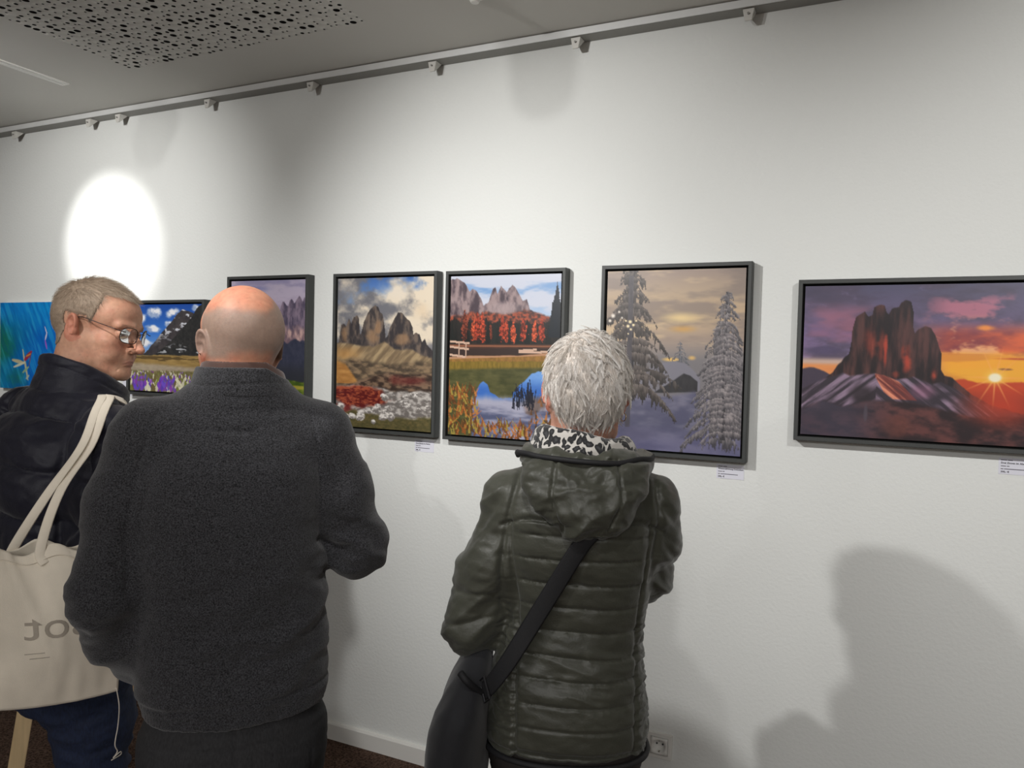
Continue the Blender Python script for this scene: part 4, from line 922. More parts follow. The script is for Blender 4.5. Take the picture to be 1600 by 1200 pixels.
man2 = make_person('person seen from behind, bald head, charcoal fleece sweater and black jeans, left hand in pocket', loc, yaw, dict(
    head=(.012, .030, 1.573), hrot=(math.radians(20), math.radians(3), 0), face=dict(fat=.001, folds=(([(-.06, -.072, -.030), (.0, -.098, -.034), (.06, -.070, -.030)], [.0012, .0024, .0012]), ([(-.05, -.060, -.066), (.01, -.088, -.060), (.06, -.062, -.052)], [.001, .0022, .001]), ([(.02, -.09, -.046), (.05, -.07, -.050)], [.001, .0014]))),
    neck=([(.012, -.004, 1.54), (.012, .0, 1.46)], [.062, .066]), trunk=T2, slim=-.022, arms=[A2L + (.7,), A2R + (.7,)],
    hands=[((-.160, .125, .860), (.1, .35, -1), (-.9, .2, 0), -1, .35), ((.115, .27, 1.235), (-.5, .6, .5), (.3, .5, -.2), 1, .5)], legs=LG2,
    skin=skin_colour((188, 133, 107), (186, 106, 84), scalp2, (138, 122, 110)), fine=.0027))
def fleece_f(P):
    d = stack(P, T2, 0, .02)
    d = smin(d, chain(P, A2L[0], A2L[1], .035), .028); d = smin(d, chain(P, A2R[0], A2R[1], .035), .028)
    d = smin(d, cap(P, (.0, .008, 1.435), (-.150, .004, 1.372), .062, .066), .035); d = smin(d, cap(P, (.026, .008, 1.435), (.165, .004, 1.366), .062, .066), .035)
    return smax(d, P[:, 2] - 1.497 + .10 * P[:, 1], .006)
def seam(P, pts, w):
    d = None
    for a, b in zip(pts[:-1], pts[1:]):
        e = cap(P, a, b, 0, 0); d = e if d is None else np.minimum(d, e)
    return np.exp(-(d / w) ** 2)
def fleece_d(V, N):
    x, y, z = V.T
    arm = sst(.17, .22, np.abs(x - .01))
    n = fb3(V * np.array((7, 7, 16.)), 3, 2); f1 = np.abs(2 * fb3(np.stack([x * 5 + z * 7, y * 6, z * 13 - x * 10], 1), 2, 7) - 1)
    d = (n - .5) * .010 + (.35 - f1) * .006 * sst(1.2, 1.0, z) + (.35 - f1) * .006 * arm
    # elbow and waist folds
    for c, ax, r, a, k in (((.25, -.03, 1.13), (.45, .2, .9), .09, .006, 95), ((-.235, -.05, 1.06), (.35, .3, .9), .10, .003, 85), ((.10, -.1, .96), (-.40, 0, 1), .15, .007, 60), ((.18, -.05, 1.10), (.3, 0, 1), .06, .005, 110)):
        q = V - np.array(c); t = q @ (np.array(ax) / np.linalg.norm(ax)); d = d + a * np.sin(t * k + 2.5 * (n - .5) * 4) * np.exp(-(q ** 2).sum(1) / (r * r))
    back = y < .02
    hem = np.abs(z - (.856 + .006 * np.sin(x * 9))); d = d - .0065 * np.exp(-(hem / .0055) ** 2) - .009 * sst(.858, .835, z)
    d = d + .0006 * np.sin(x * 900) * (z < .852)                                      # ribbing
    P2 = np.stack([x, z * 0, z], 1)
    d = d - .003 * seam(P2, [(-.073, 0, 1.398), (.038, 0, 1.395)], .0030) * back - .0012 * seam(P2, [(-.073, 0, 1.398), (-.083, 0, 1.48)], .0025) * back - .0012 * seam(P2, [(.038, 0, 1.395), (.105, 0, 1.46)], .0025) * back
    d = d - .004 * seam(P2, [(.150, 0, 1.43), (.166, 0, 1.36), (.174, 0, 1.26), (.178, 0, 1.16)], .005) * back - .004 * seam(P2, [(-.140, 0, 1.43), (-.172, 0, 1.33), (-.190, 0, 1.20), (-.186, 0, 1.08)], .005) * back
    return d
M_fleece = mat('charcoal_heather_fleece', (53, 53, 56), .92, vary=.8, vscale=400, bump=.5, bscale=520, bdist=.003, sheen=.25, spec=.15, detail=2)
sw = garment('fleece_sweater', fleece_f, ((-.34, .36), (-.2, .32), (.71, 1.53)), .0052, M_fleece, man2.o, fleece_d)
def ring_f(T, th, ztop, zlo):
    def f(P): return smax(smax(np.abs(stack(P, T, 0, .001)) - th, P[:, 2] - ztop(P), .004), zlo(P) - P[:, 2], .004)
    return f
TC = [(1.40, .016, .008, .118, .098, .096, 2.0), (1.46, .016, .006, .104, .090, .090, 2.0), (1.49, .016, .004, .094, .084, .086, 2.0), (1.535, .016, .006, .080, .077, .082, 2.0), (1.60, .016, .006, .074, .073, .078, 2.0)]
top2 = lambda P: 1.520 - .30 * np.maximum(P[:, 1] - .02, 0) - .55 * np.maximum(P[:, 0] - .062, 0)
garment('collar', ring_f(TC, .0042, top2, lambda P: 1.462 + 0 * P[:, 0]), ((-.13, .15), (-.1, .13), (1.44, 1.55)), .0034, M_fleece, man2.o, lambda V, N: .002 * (fb3(V * 30, 2, 1) - .5) - .0022 * np.exp(-((V[:, 2] - 1.487 - .004 * np.sin(V[:, 0] * 20)) / .0028) ** 2))
M_suede = mat('brown_collar_lining', (74, 50, 42), .85, vary=.15, vscale=60, sheen=.3)
TC2 = [(z, cx, cy, rx - .0062, rb - .0062, rf - .0062, p) for z, cx, cy, rx, rb, rf, p in TC]
tag(garment('collar_lining', ring_f(TC2, .0026, lambda P: top2(P) + .012, lambda P: 1.47 + 0 * P[:, 0]), ((-.13, .15), (-.1, .13), (1.45, 1.55)), .003, M_suede, man2.o), 'brown collar lining')
M_jeans2 = mat('black_denim', (40, 40, 42), .85, vary=.3, vscale=300, bump=.3, bscale=600, bdist=.001, stretch=(1, 1, .35))
TP2 = [(.62, .013, .0, .160, .10, .09, 2.3), (.70, .013, -.002, .184, .122, .110, 2.3), (.77, .013, .0, .182, .120, .112, 2.3), (.82, .013, .002, .166, .108, .106, 2.3), (.90, .012, .005, .155, .100, .105, 2.3)]
def jeans2(P):
    d = smin(stack(P, TP2, 0, .03), legs(P, LG2), .03); return smax(smax(d, P[:, 2] - .90, .01), FZ + .035 - P[:, 2], .006)
def jeans_d(V, N):
    x, y, z = V.T; d = (fb3(V * np.array((9, 9, 22.)), 3, 5) - .5) * .010; b = y < 0
    P2 = np.stack([x, 0 * x, z], 1)
    for s in (-1, 1):
        cx = .013 + s * .095
        d = d - .003 * b * seam(P2, [(cx - .062, 0, .745), (cx + .055, 0, .740), (cx + .05, 0, .64), (cx, 0, .615), (cx - .055, 0, .64), (cx - .062, 0, .745)], .0022)
    d = d - .003 * b * seam(P2, [(.013, 0, .80), (.013, 0, .68)], .003) - .003 * b * seam(P2, [(-.17, 0, .775), (.013, 0, .765), (.20, 0, .775)], .0025)
    return d
garment('jeans', jeans2, ((-.25, .27), (-.17, .17), (FZ, .93)), .0068, M_jeans2, man2.o, jeans_d)
shoes(LG2, man2.o, M_shoe, M_sole)

def resize(o, k=.95, zk=.7):
    """the whole figure a little smaller, still standing on the floor"""
    for q in [o] + list(o.children_recursive):
        n = len(q.data.vertices); co = np.zeros(n * 3, np.float32); q.data.vertices.foreach_get('co', co); co = co.reshape(-1, 3); z = co[:, 2].copy(); zn = HC - (HC - zk) * k
        co[:, :2] *= k; co[:, 2] = np.where(z > zk, HC - (HC - z) * k, FZ + (z - FZ) * (zn - FZ) / (zk - FZ)); q.data.vertices.foreach_set('co', co.ravel()); q.data.update()
resize(man2.o)

# ---------------------------------------------------------------- the grey-haired woman in the olive jacket
loc, yaw = place(890, 1.65)
TW = [(.725, .012, .0, .174, .128, .125, 2.2), (.76, .012, .0, .177, .130, .127, 2.2), (.81, .012, .0, .174, .130, .125, 2.2), (.87, .013, .002, .165, .124, .120, 2.2), (.94, .018, .006, .153, .112, .114, 2.2), (1.00, .026, .008, .149, .108, .114, 2.2), (1.07, .028, .006, .155, .112, .116, 2.2), (1.15, .030, .0, .165, .120, .115, 2.2), (1.22, .032, -.002, .166, .122, .105, 2.2), (1.28, .034, .002, .150, .108, .092, 2.1), (1.315, .036, .006, .122, .092, .084, 2.0), (1.345, .037, .010, .095, .080, .080, 2.0)]
AWL = ([(-.108, .0, 1.240), (-.152, -.004, 1.11), (-.196, .0, .975), (-.14, .10, .995), (-.045, .19, 1.045)], [.066, .066, .060, .054, .042])
AWR = ([(.178, .004, 1.243), (.184, .035, 1.165), (.180, .085, 1.075), (.13, .16, 1.09), (.055, .215, 1.11)], [.062, .060, .056, .050, .042])
LGW = [((-.075, .0, .78), (-.085, .02, .44), (-.09, -.01, FZ + .08), (.086, .060, .044)), ((.098, .0, .78), (.10, .02, .44), (.10, -.01, FZ + .08), (.086, .060, .044))]
wom = make_person('person seen from behind, short silver hair, olive quilted hooded jacket, arms folded in front', loc, yaw, dict(
    head=(.036, .035, 1.482), hrot=(math.radians(4), math.radians(8), math.radians(1)), face=dict(fat=-.002, ear=.006),
    neck=([(.036, .012, 1.45), (.036, .004, 1.30)], [.050, .054]), trunk=TW, slim=-.024, arms=[AWL + (.65,), AWR + (.65,)],
    hands=[((-.035, .20, 1.05), (1, .1, .15), (.1, 1, .1), 1, .6), ((.045, .222, 1.112), (-1, .0, -.1), (0, 1, 0), -1, .6)], legs=LGW,
    skin=skin_colour((206, 156, 134), (196, 118, 98)), fine=.0028))
def jacket_f(P):
    d = stack(P, TW, 0, .02)
    d = smin(d, chain(P, AWL[0], AWL[1], .035), .022); d = smin(d, chain(P, AWR[0], AWR[1], .035), .022)
    d = smin(d, cap(P, (.036, .006, 1.30), (-.100, .0, 1.243), .052, .062), .03); d = smin(d, cap(P, (.036, .006, 1.30), (.172, .003, 1.244), .052, .060), .03)
    return d
QS = np.array([1.225, 1.196, 1.147, 1.095, 1.046, .996, .944, .899, .850, .802, .752])
def jacket_d(V, N):
    x, y, z = V.T; xc = x - .03
    xs = np.where(y < .03, xc, .14 * np.sign(xc))
    n = fb3(V * np.array((8, 8, 20.)), 3, 2); nf = fb3(V * np.array((22, 22, 50.)), 3, 6)
    trunk = sst(.185, .160, np.abs(xc) + .02 * (z > 1.15)) * sst(1.235, 1.215, z)
    hz = z + .10 * (xs ** 2) * np.sign(z - .9) + .006 * (fb3(np.stack([x * 9, y * 3, z * 3], 1), 2, 12) - .5) + .03 * xs * (z < .96) * sst(.85, .95, z)
    i = np.clip(np.searchsorted(-QS, -hz) - 1, 0, len(QS) - 2); t = (QS[i] - hz) / (QS[i] - QS[i + 1]); t = np.clip(t, 0, 1)
    puff = (4 * t * (1 - t)) ** .30 - 1
    side = sst(.118, .128, np.abs(xs)) 
    d = trunk * (1 - .65 * side) * puff * .0062
    sm = np.abs(np.abs(xs) - (.125 + .02 * sst(1.0, 1.2, z)))
    d = d - .006 * trunk * np.exp(-(sm / .0045) ** 2)
    d = d + side * trunk * .0022 * np.sin(z * 300 + 14 * nf) * sst(1.06, .98, z)                 # ruching on the side panels
    # yoke seam and shoulder
    P2 = np.stack([x, 0 * x, z], 1); back = y < .02
    d = d - .006 * back * seam(P2, [(-.135, 0, 1.205), (-.075, 0, 1.228), (-.03, 0, 1.225)], .004) - .006 * back * seam(P2, [(.20, 0, 1.20), (.150, 0, 1.228), (.10, 0, 1.225)], .004)
    d = d - .007 * back * seam(P2, [(-.100, 0, 1.31), (-.122, 0, 1.22), (-.132, 0, 1.12), (-.128, 0, 1.03)], .006) - .006 * back * seam(P2, [(.185, 0, 1.30), (.192, 0, 1.22), (.180, 0, 1.10)], .006)
    # sleeves: diagonal gathers
    arm = sst(.150, .185, np.abs(xc)) * (z > .86)
    f1 = np.abs(2 * fb3(np.stack([x * 6, y * 7, z * 15 + np.abs(xc) * 14], 1), 3, 7) - 1)
    d = d + arm * ((.32 - f1) * .017 + (n - .5) * .010)
    d = d - .005 * (x < -.05) * arm * np.exp(-((z - .995 - .25 * (x + .2)) / .006) ** 2) - .004 * (x < -.05) * arm * np.exp(-((z - 1.055 - .1 * (x + .2)) / .006) ** 2)
    wr = np.abs(2 * fb3(np.stack([x * 5 + 3, y * 5, z * 22 + x * 6], 1), 3, 17) - 1)
    d = d + (.3 - wr) * .0085 * (1 - arm) * (.35 + sst(.80, .87, z) * sst(1.02, .95, z))
    ga = np.abs(2 * fb3(np.stack([x * 34 + z * 6, y * 20, z * 12], 1), 2, 33) - 1)
    d = d + trunk * (.4 - ga) * .0042 * np.exp(-(np.minimum(t, 1 - t) / .22) ** 2)                 # gathers along the seams
    d = d - trunk * (1 - .6 * side) * .0026 * np.exp(-(np.minimum(t, 1 - t) / .055) ** 2)
    d = d + (n - .5) * .007 + (nf - .5) * .004
    d = d - .004 * np.exp(-((z - .742 - .02 * xs ** 2) / .004) ** 2)
    return d
M_jacket = mat('olive_quilted_nylon', (66, 67, 58), .43, vary=.10, vscale=14, bump=.22, bscale=230, bdist=.002, spec=.42, sheen=.15)
M_bind = mat('black_elastic_binding', (24, 24, 27), .7)
def jacket_cut(P): return smax(jacket_f(P), P[:, 2] - 1.352, .006)
garment('quilted_jacket', jacket_cut, ((-.29, .28), (-.17, .29), (.70, 1.38)), .0035, M_jacket, wom.o, jacket_d)
def stack_surface(T, z, n, grow, f0=0, f1=2 * math.pi):
    T = np.array(T); v = [np.interp(z, T[:, 0], T[:, i]) for i in range(1, 7)]; out = []
    for a in np.linspace(f0, f1, n, endpoint=abs(f1 - f0 - 2 * math.pi) > 1e-6):
        c, s = math.cos(a), math.sin(a); p = 2 / v[5]; ry = v[4] if s > 0 else v[3]
        out.append((v[0] + (v[2] + grow) * abs(c) ** p * np.sign(c), v[1] + (ry + grow) * abs(s) ** p * np.sign(s), z))
    return out
MB().tube([(x, y, z + .002 - .004 * (abs(x - .01) / .18) ** 2) for x, y, z in stack_surface(TW, .728, 72, .001)], .0062, 8, closed=True).build('hem_binding', M_bind, wom.o, smooth=True)
# hood lying on the back, its opening rolled round the neck
HD = [(1.188, .052, -.118, .012, .020, .03, 2), (1.202, .050, -.124, .050, .034, .05, 2), (1.225, .044, -.126, .078, .042, .06, 2.1), (1.255, .040, -.122, .100, .046, .07, 2.2), (1.285, .036, -.112, .116, .048, .08, 2.2), (1.315, .035, -.098, .126, .046, .08, 2.2), (1.338, .034, -.080, .128, .040, .08, 2.2), (1.352, .034, -.070, .120, .030, .07, 2.2)]
def hood_f(P):
    d = stack(P, HD, 0, .012)
    a = np.arctan2(P[:, 1] - .01, P[:, 0] - .036); zr = 1.338 + .004 * np.sin(a) - .03 * np.maximum(np.sin(a), 0); rr = np.hypot((P[:, 0] - .036) / .116, (P[:, 1] - .008) / .096)
    roll = np.hypot((rr - 1) * .105, (P[:, 2] - zr) * .8) - .023
    d = smin(d, roll, .025)
    return smax(d, -ell(P, (.036, .012, 1.37), (.098, .080, .05)), .012)
def hood_d(V, N):
    x, y, z = V.T; back = y < -.05
    P2 = np.stack([x, 0 * x, z], 1)
    f1 = np.abs(2 * fb3(np.stack([x * 8 + z * 5, y * 6, z * 17 - x * 9], 1), 3, 7) - 1); f2 = np.abs(2 * fb3(np.stack([x * 14 - z * 9, y * 6, z * 14 + x * 6], 1), 3, 27) - 1)
    d = (.3 - f1) * .020 + (.3 - f2) * .012 + .005 * (.3 - np.abs(2 * fb3(np.stack([x * 30 + z * 12, y * 20, z * 36 - x * 14], 1), 2, 41) - 1))
    d = d - .006 * back * seam(P2, [(-.022, 0, 1.345), (-.030, 0, 1.29), (-.020, 0, 1.235), (-.005, 0, 1.21)], .0035) - .005 * back * seam(P2, [(.10, 0, 1.35), (.108, 0, 1.28), (.085, 0, 1.215)], .003)
    return d
garment('hood', hood_f, ((-.13, .21), (-.20, .16), (1.16, 1.40)), .0034, M_jacket, wom.o, hood_d)
rim = [(.034 + .139 * math.cos(a), -.002 + .125 * math.sin(a) * (1 if math.sin(a) < 0 else .86), 1.350 + .004 * math.sin(2 * a) - .04 * max(math.sin(a), 0)) for a in np.linspace(math.pi * .93, math.pi * 2.07, 60)]
rp = push_out(lambda P: np.minimum(hood_f(P), jacket_f(P)), rim, .004)
MB().tube([tuple(p) for p in rp], .0058, 8).build('hood_binding', M_bind, wom.o, smooth=True)
# leopard scarf
def leopard():
    m, nt, b = nodes('leopard_print_cloth'); N = nt.nodes; L = nt.links
    tc = N.new('ShaderNodeTexCoord'); mp = N.new('ShaderNodeMapping'); mp.inputs['Scale'].default_value = (1, 1, .8); L.new(tc.outputs['Object'], mp.inputs[0])
    ns = N.new('ShaderNodeTexNoise'); ns.inputs['Scale'].default_value = 40; L.new(mp.outputs[0], ns.inputs['Vector'])
    mx = N.new('ShaderNodeVectorMath'); mx.operation = 'SCALE'; mx.inputs['Scale'].default_value = .028; L.new(ns.outputs['Color'], mx.inputs[0])
    ad = N.new('ShaderNodeVectorMath'); L.new(mp.outputs[0], ad.inputs[0]); L.new(mx.outputs[0], ad.inputs[1])
    vo = N.new('ShaderNodeTexVoronoi'); vo.inputs['Scale'].default_value = 78; L.new(ad.outputs[0], vo.inputs['Vector'])
    rp_ = N.new('ShaderNodeValToRGB'); e = rp_.color_ramp.elements; e[0].position = .14; e[0].color = tuple(s2l((66, 66, 68))) + (1,); e[1].position = .61; e[1].color = tuple(s2l((196, 192, 186))) + (1,)
    q = rp_.color_ramp.elements.new(.38); q.color = tuple(s2l((28, 28, 30))) + (1,); q = rp_.color_ramp.elements.new(.54); q.color = tuple(s2l((34, 34, 36))) + (1,)
    L.new(vo.outputs['Distance'], rp_.inputs[0]); L.new(rp_.outputs[0], b.inputs['Base Color']); b.inputs['Roughness'].default_value = .9; b.inputs['Sheen Weight'].default_value = .3
    return m
def scarf_f(P):
    a = np.arctan2(P[:, 1] - .008, P[:, 0] - .037); d = None
    for k, (zc, rx, ry, rt, rz, ph) in enumerate(((1.352, .092, .080, .024, .030, .0), (1.378, .086, .074, .021, .023, 1.3))):
        zz = zc - .016 * (P[:, 0] - .037) / .1 - .045 * np.maximum(np.sin(a), 0) + .004 * np.sin(3 * a + ph); rr = np.hypot((P[:, 0] - .037) / rx, (P[:, 1] - .008) / ry)
        e = (np.hypot((rr - 1) * .085 / rt, (P[:, 2] - zz) / rz) - 1) * min(rt, rz); d = e if d is None else smin(d, e, .008)
    return d
garment('leopard_scarf', scarf_f, ((-.10, .17), (-.12, .13), (1.27, 1.42)), .0040, leopard(), wom.o, lambda V, N: .007 * (.35 - np.abs(2 * fb3(V * np.array((14, 14, 34.)), 3, 3) - 1)))
M_trw = mat('black_brown_trousers', (38, 33, 31), .85, vary=.15, vscale=200, bump=.2, bscale=400)
TPW = [(.62, .012, .0, .13, .085, .085, 2.2), (.70, .012, .0, .160, .114, .106, 2.2), (.76, .012, .0, .148, .104, .102, 2.2), (.82, .012, .0, .150, .10, .10, 2.2)]
garment('trousers', lambda P: smax(smax(smin(stack(P, TPW, 0, .03), legs(P, LGW, -.012), .03), P[:, 2] - .82, .01), FZ + .035 - P[:, 2], .006), ((-.22, .23), (-.16, .16), (FZ, .85)), .0068, M_trw, wom.o, lambda V, N: .012 * (.3 - np.abs(2 * fb3(V * np.array((8, 8, 22.)), 3, 3) - 1)))
MB().box((.012, -.1235, .706), (.016, -.1215, .728)).build('care_label', mat('white_woven_label', (225, 225, 225), .7), wom.o)
shoes(LGW, wom.o, M_shoe, M_sole)
# hair: a cap of hair over the skull plus some thousands of single strands
M_hair = mat_tint('silver_hair', .42, spec=.5)
hcw, Rw = wom.hc, wom.Rm
def haircap(H, c=0.0):
    d = ell(H, (0, -.018, .034), (.086, .105, .093)); d = smin(d, ell(H, (0, -.055, -.005), (.072, .062, .070)), .03); d = smin(d, ell(H, (0, .045, .050), (.066, .055, .050)), .02)
    cut = smax(-(H[:, 2] + .072 - .3 * np.maximum(H[:, 1] + .03, 0) * 3.2), -(H[:, 2] + .075), .01)
    ear = -ell(np.stack([np.abs(H[:, 0]), H[:, 1], H[:, 2]], 1), (.094, -.008, -.038), (.0245, .040, .050))
    face = H[:, 1] - .075 + .0 * H[:, 2] 
    return smax(smax(smax(d, cut, .012), ear, .01), smax(face, -(face + .2), .01), .01)
capf = lambda P: haircap((P - hcw) @ Rw)
lo, hi = hcw - .14, hcw + .14
Vc, Qc, Nc = surface(capf, axis(lo[0], hi[0], .0036), axis(lo[1], hi[1], .0036), axis(lo[2], hi[2], .0036), 2)
Hc = (Vc - hcw) @ Rw
clump = np.abs(2 * fb3(np.stack([np.arctan2(Hc[:, 0], -Hc[:, 1]) * 6 + Hc[:, 2] * 14, Hc[:, 2] * 26, Hc[:, 1] * 12], 1), 3, 8) - 1)
Vc = Vc + Nc * ((.3 - clump) * .017)[:, None]
cc = s2l((214, 204, 194)) * (.75 + .55 * fb3(np.stack([Hc[:, 0] * 160, Hc[:, 1] * 160, Hc[:, 2] * 25], 1), 2, 4))[:, None]
hair = mesh_np('hair', Vc, Qc, M_hair, wom.o, True, cc)
okr = (Hc[:, 2] > -.068) & ~((np.abs(Hc[:, 0]) > .058) & (Hc[:, 2] < .008) & (Hc[:, 1] > -.055))
def hair_flow(Hh, nn, a):
    fl = Hh - np.array((-.018, -.055, .085)); fl[:, 2] -= .45 * np.linalg.norm(fl, axis=1) + .01
    return tangent((fl + a * (np.stack([n3(Hh * 36, 3), n3(Hh * 36, 5), n3(Hh * 36, 6)], 1) - .5)) @ Rw.T, nn)
rt = sample(Vc, Qc, okr, 6000, 14); dd, nn = grad(capf, rt)
strands('hair_strands', rt, nn, hair_flow((rt - hcw) @ Rw, nn, .08), .036, .0005, M_hair, hair, 7, .45, .05, 3, None, .16, ((255, 251, 246), (212, 202, 192)), lambda P: capf(P))
rt = sample(Vc, Qc, okr, 640, 4); dd, nn = grad(capf, rt)
locks('hair_locks', rt + nn * .001, nn, hair_flow((rt - hcw) @ Rw, nn,   .10), .042, 14, .0042, .0005, M_hair, hair, 9, .34, .06, .12, 3, ((255, 252, 248), (204, 194, 183)), capf)
tp = sample(Vc, Qc, (Hc[:, 2] > .082), 60, 9); dd, n2_ = grad(capf, tp)
locks('hair_locks', tp, n2_, tangent(np.random.default_rng(1).normal(0, 1, (len(tp), 3)), n2_), .030, 5, .0020, .0005, M_hair, hair, 8, .6, .12, .42, 8, ((255, 250, 244), (214, 206, 196)))
# hoop earring at her right ear
M_gold = mat('gold_tone_metal', (214, 190, 150), .25, metal=1)
ec = hcw + Rw @ np.array((.0815, -.014, -.052)); e1 = Rw @ np.array((.55, -.83, 0.)); e2 = np.array((0, 0, 1.))
MB().tube([tuple(ec + .0085 * (e1 * math.cos(a) + e2 * math.sin(a))) for a in np.linspace(0, 2 * math.pi, 28, endpoint=False)], .0011, 8, closed=True).build('hoop_earring', M_gold, wom.o, smooth=True)

# her black crossbody bag, worn over the right shoulder and resting at the left hip
M_strap = mat('black_webbing', (19, 19, 22), .75, bump=.3, bscale=500, bdist=.001); M_bag = mat('black_bag_cloth', (20, 21, 26), .8, vary=.15, vscale=60, bump=.2, bscale=500, sheen=.2); M_buckle = mat('black_buckle', (30, 30, 33), .35)
bag = tag(empty('crossbody_bag', loc, yaw), 'black slouchy crossbody bag at the hip of the woman in olive', 'bag')
allw = lambda P: np.minimum(jacket_f(P) - .004, hood_f(P) - .003)
pts = smooth_path([(.150, .09, 1.20), (.150, .05, 1.31), (.130, -.06, 1.30), (.075, -.135, 1.235), (.035, -.135, 1.192), (-.015, -.135, 1.105), (-.064, -.135, 1.020), (-.105, -.14, .950), (-.142, -.13, .893), (-.160, -.105, .868)], 80)
pts[:, 1] -= .0
pp = push_out(lambda P: jacket_f(P), pts, .0065, 8)
dd, nn = grad(jacket_f, pp); nn = nn.copy()
for _ in range(12): nn[1:-1] = (nn[:-2] + nn[1:-1] * 2 + nn[2:]) / 4; pp[1:-1] = (pp[:-2] + 2 * pp[1:-1] + pp[2:]) / 4
nn /= np.linalg.norm(nn, axis=1)[:, None]
tt = np.gradient(pp, axis=0); tt /= np.linalg.norm(tt, axis=1)[:, None]; sd = np.cross(tt, nn); sd /= np.linalg.norm(sd, axis=1)[:, None]
V, F = ribbon(pp, sd, .036, .0028, np.cross(sd, tt)); mesh_np('strap', V, F, M_strap, bag, True)
e = pp[-6]; s_ = sd[-6]; u_ = tt[-6]; n_ = nn[-6] * .004
MB().tube([tuple(e + n_ + s_ * a + u_ * b) for a, b in ((-.022, -.006), (.022, -.006), (.022, .018), (-.022, .018))], .0026, 8, closed=True).build('buckle', M_buckle, bag)
rings = []
for k, (z, cx, cy, rx, ry) in enumerate(((.945, -.172, .035, .008, .050), (.925, -.178, .03, .024, .075), (.895, -.187, .005, .033, .105), (.86, -.197, -.02, .043, .128), (.82, -.207, -.03, .052, .145), (.78, -.214, -.03, .058, .15), (.73, -.220, -.03, .062, .152), (.68, -.222, -.03, .064, .15), (.63, -.222, -.03, .060, .142), (.595, -.222, -.03, .046, .125), (.58, -.222, -.03, .012, .09))):
    rings.append((z, cx, cy, rx, ry))
R = np.array(rings); zs = np.linspace(.58, .945, 50)[::-1]; rg = []
for z in zs:
    v = [np.interp(z, R[::-1, 0], R[::-1, i]) for i in range(1, 5)]; a = np.linspace(0, 2 * math.pi, 72, endpoint=False); c, s = np.cos(a), np.sin(a)
    rg.append(np.stack([v[0] + v[2] * np.abs(c) ** .8 * np.sign(c), v[1] + v[3] * np.abs(s) ** .8 * np.sign(s), np.full(72, z)], 1))
loft(rg, 'pouch', M_bag, bag, lambda V: .014 * (.35 - np.abs(2 * fb3(np.stack([V[:, 0] * 7, V[:, 1] * 7, V[:, 2] * 4], 1), 3, 6) - 1)), True, True)
MB().tube([tuple(p) for p in smooth_path([(-.205, -.125, .912), (-.19, -.135, .90), (-.168, -.115, .872), tuple(pp[-1])], 14)], .0075, 8).build('strap_loop', M_strap, bag, smooth=True)

# ---------------------------------------------------------------- the man with glasses in the navy puffer jacket
loc, yaw = place(106, 1.91, 65)
T1 = [(.76, .0, .0, .190, .150, .150, 2.3), (.80, .0, .0, .205, .165, .165, 2.3), (.90, .0, .0, .215, .165, .175, 2.3), (1.0, .0, .0, .215, .165, .178, 2.3), (1.1, .0, .0, .218, .168, .172, 2.3), (1.2, .0, -.006, .220, .172, .165, 2.3), (1.28, .0, -.008, .215, .168, .155, 2.3), (1.34, .0, -.004, .198, .152, .14, 2.2), (1.39, .0, .002, .168, .132, .125, 2.1), (1.43, .0, .010, .130, .112, .108, 2.0), (1.46, .0, .016, .105, .10, .10, 2.0)]
A1R = ([(.190, .0, 1.345), (.228, -.018, 1.235), (.250, -.03, 1.105), (.235, .04, .985), (.195, .13, .890)], [.076, .074, .068, .062, .048])
A1L = ([(-.190, .0, 1.375), (-.228, -.018, 1.235), (-.245, -.03, 1.105), (-.22, .06, 1.00), (-.17, .15, .92)], [.076, .074, .068, .062, .048])
LG1 = [((-.095, .0, .80), (-.10, .10, .48), (-.105, .16, FZ + .09), (.098, .070, .050)), ((.095, .0, .80), (.10, .02, .48), (.105, -.02, FZ + .09), (.098, .074, .052))]
def hmask1(H):
    line = .040 + .9 * np.maximum(.075 - H[:, 1], -.02) * 0 
    top = (H[:, 2] > .076 + .40 * np.maximum(H[:, 1] - .045, 0) - .006 * np.cos(H[:, 0] * 60)) & (H[:, 1] < .086)
    side = (H[:, 2] > np.interp(H[:, 1], [-.12, -.06, -.035, -.01, .012, .030, .045], [-.062, -.064, -.045, .022, .016, -.004, .05])) & (H[:, 1] < .030 - .25 * np.maximum(.05 - H[:, 2], 0))
    ear = (np.abs(H[:, 0]) > .0735) & (H[:, 1] > -.045) & (H[:, 1] < .022) & (H[:, 2] < .024)
    return (top | side) & ~ear
hd1 = dict(head=(.030, .062, 1.606), hrot=(math.radians(-59), math.radians(11), math.radians(-3)), face=dict(fat=.002, smile=-.002))
man1 = make_person('person with glasses and short grey hair, navy puffer jacket, face turned right', loc, yaw, dict(hd1,
    neck=([(.022, .030, 1.56), (.0, .012, 1.42)], [.060, .066]), trunk=T1, slim=-.05, arms=[A1L + (.6,), A1R + (.6,)],
    hands=[((.19, .14, .875), (-.2, .5, -.8), (.9, .1, 0), 1, .4), ((-.165, .16, .905), (.3, .5, -.6), (-.9, .2, 0), -1, .4)], legs=LG1,
    skin=skin_colour((196, 150, 124), (188, 118, 96), hairline=lambda H: (hmask1(H + .004 * (np.stack([n3(H * 60, 1), n3(H * 60, 2), n3(H * 60, 3)], 1) - .5)) & (np.linalg.norm(H, axis=1) < .16) & (H[:, 2] > -.07)) * .8), fine=.0021))
def puffer_f(P):
    d = stack(P, T1, 0, .03)
    for A, sx in ((A1R, 1), (A1L, -1)):
        d = smin(d, chain(P, A[0], A[1], .035), .022); d = smin(d, cap(P, (0, .006, 1.40), (sx * .18, .0, 1.352 - .015 * sx), .070, .074), .035)
    return d
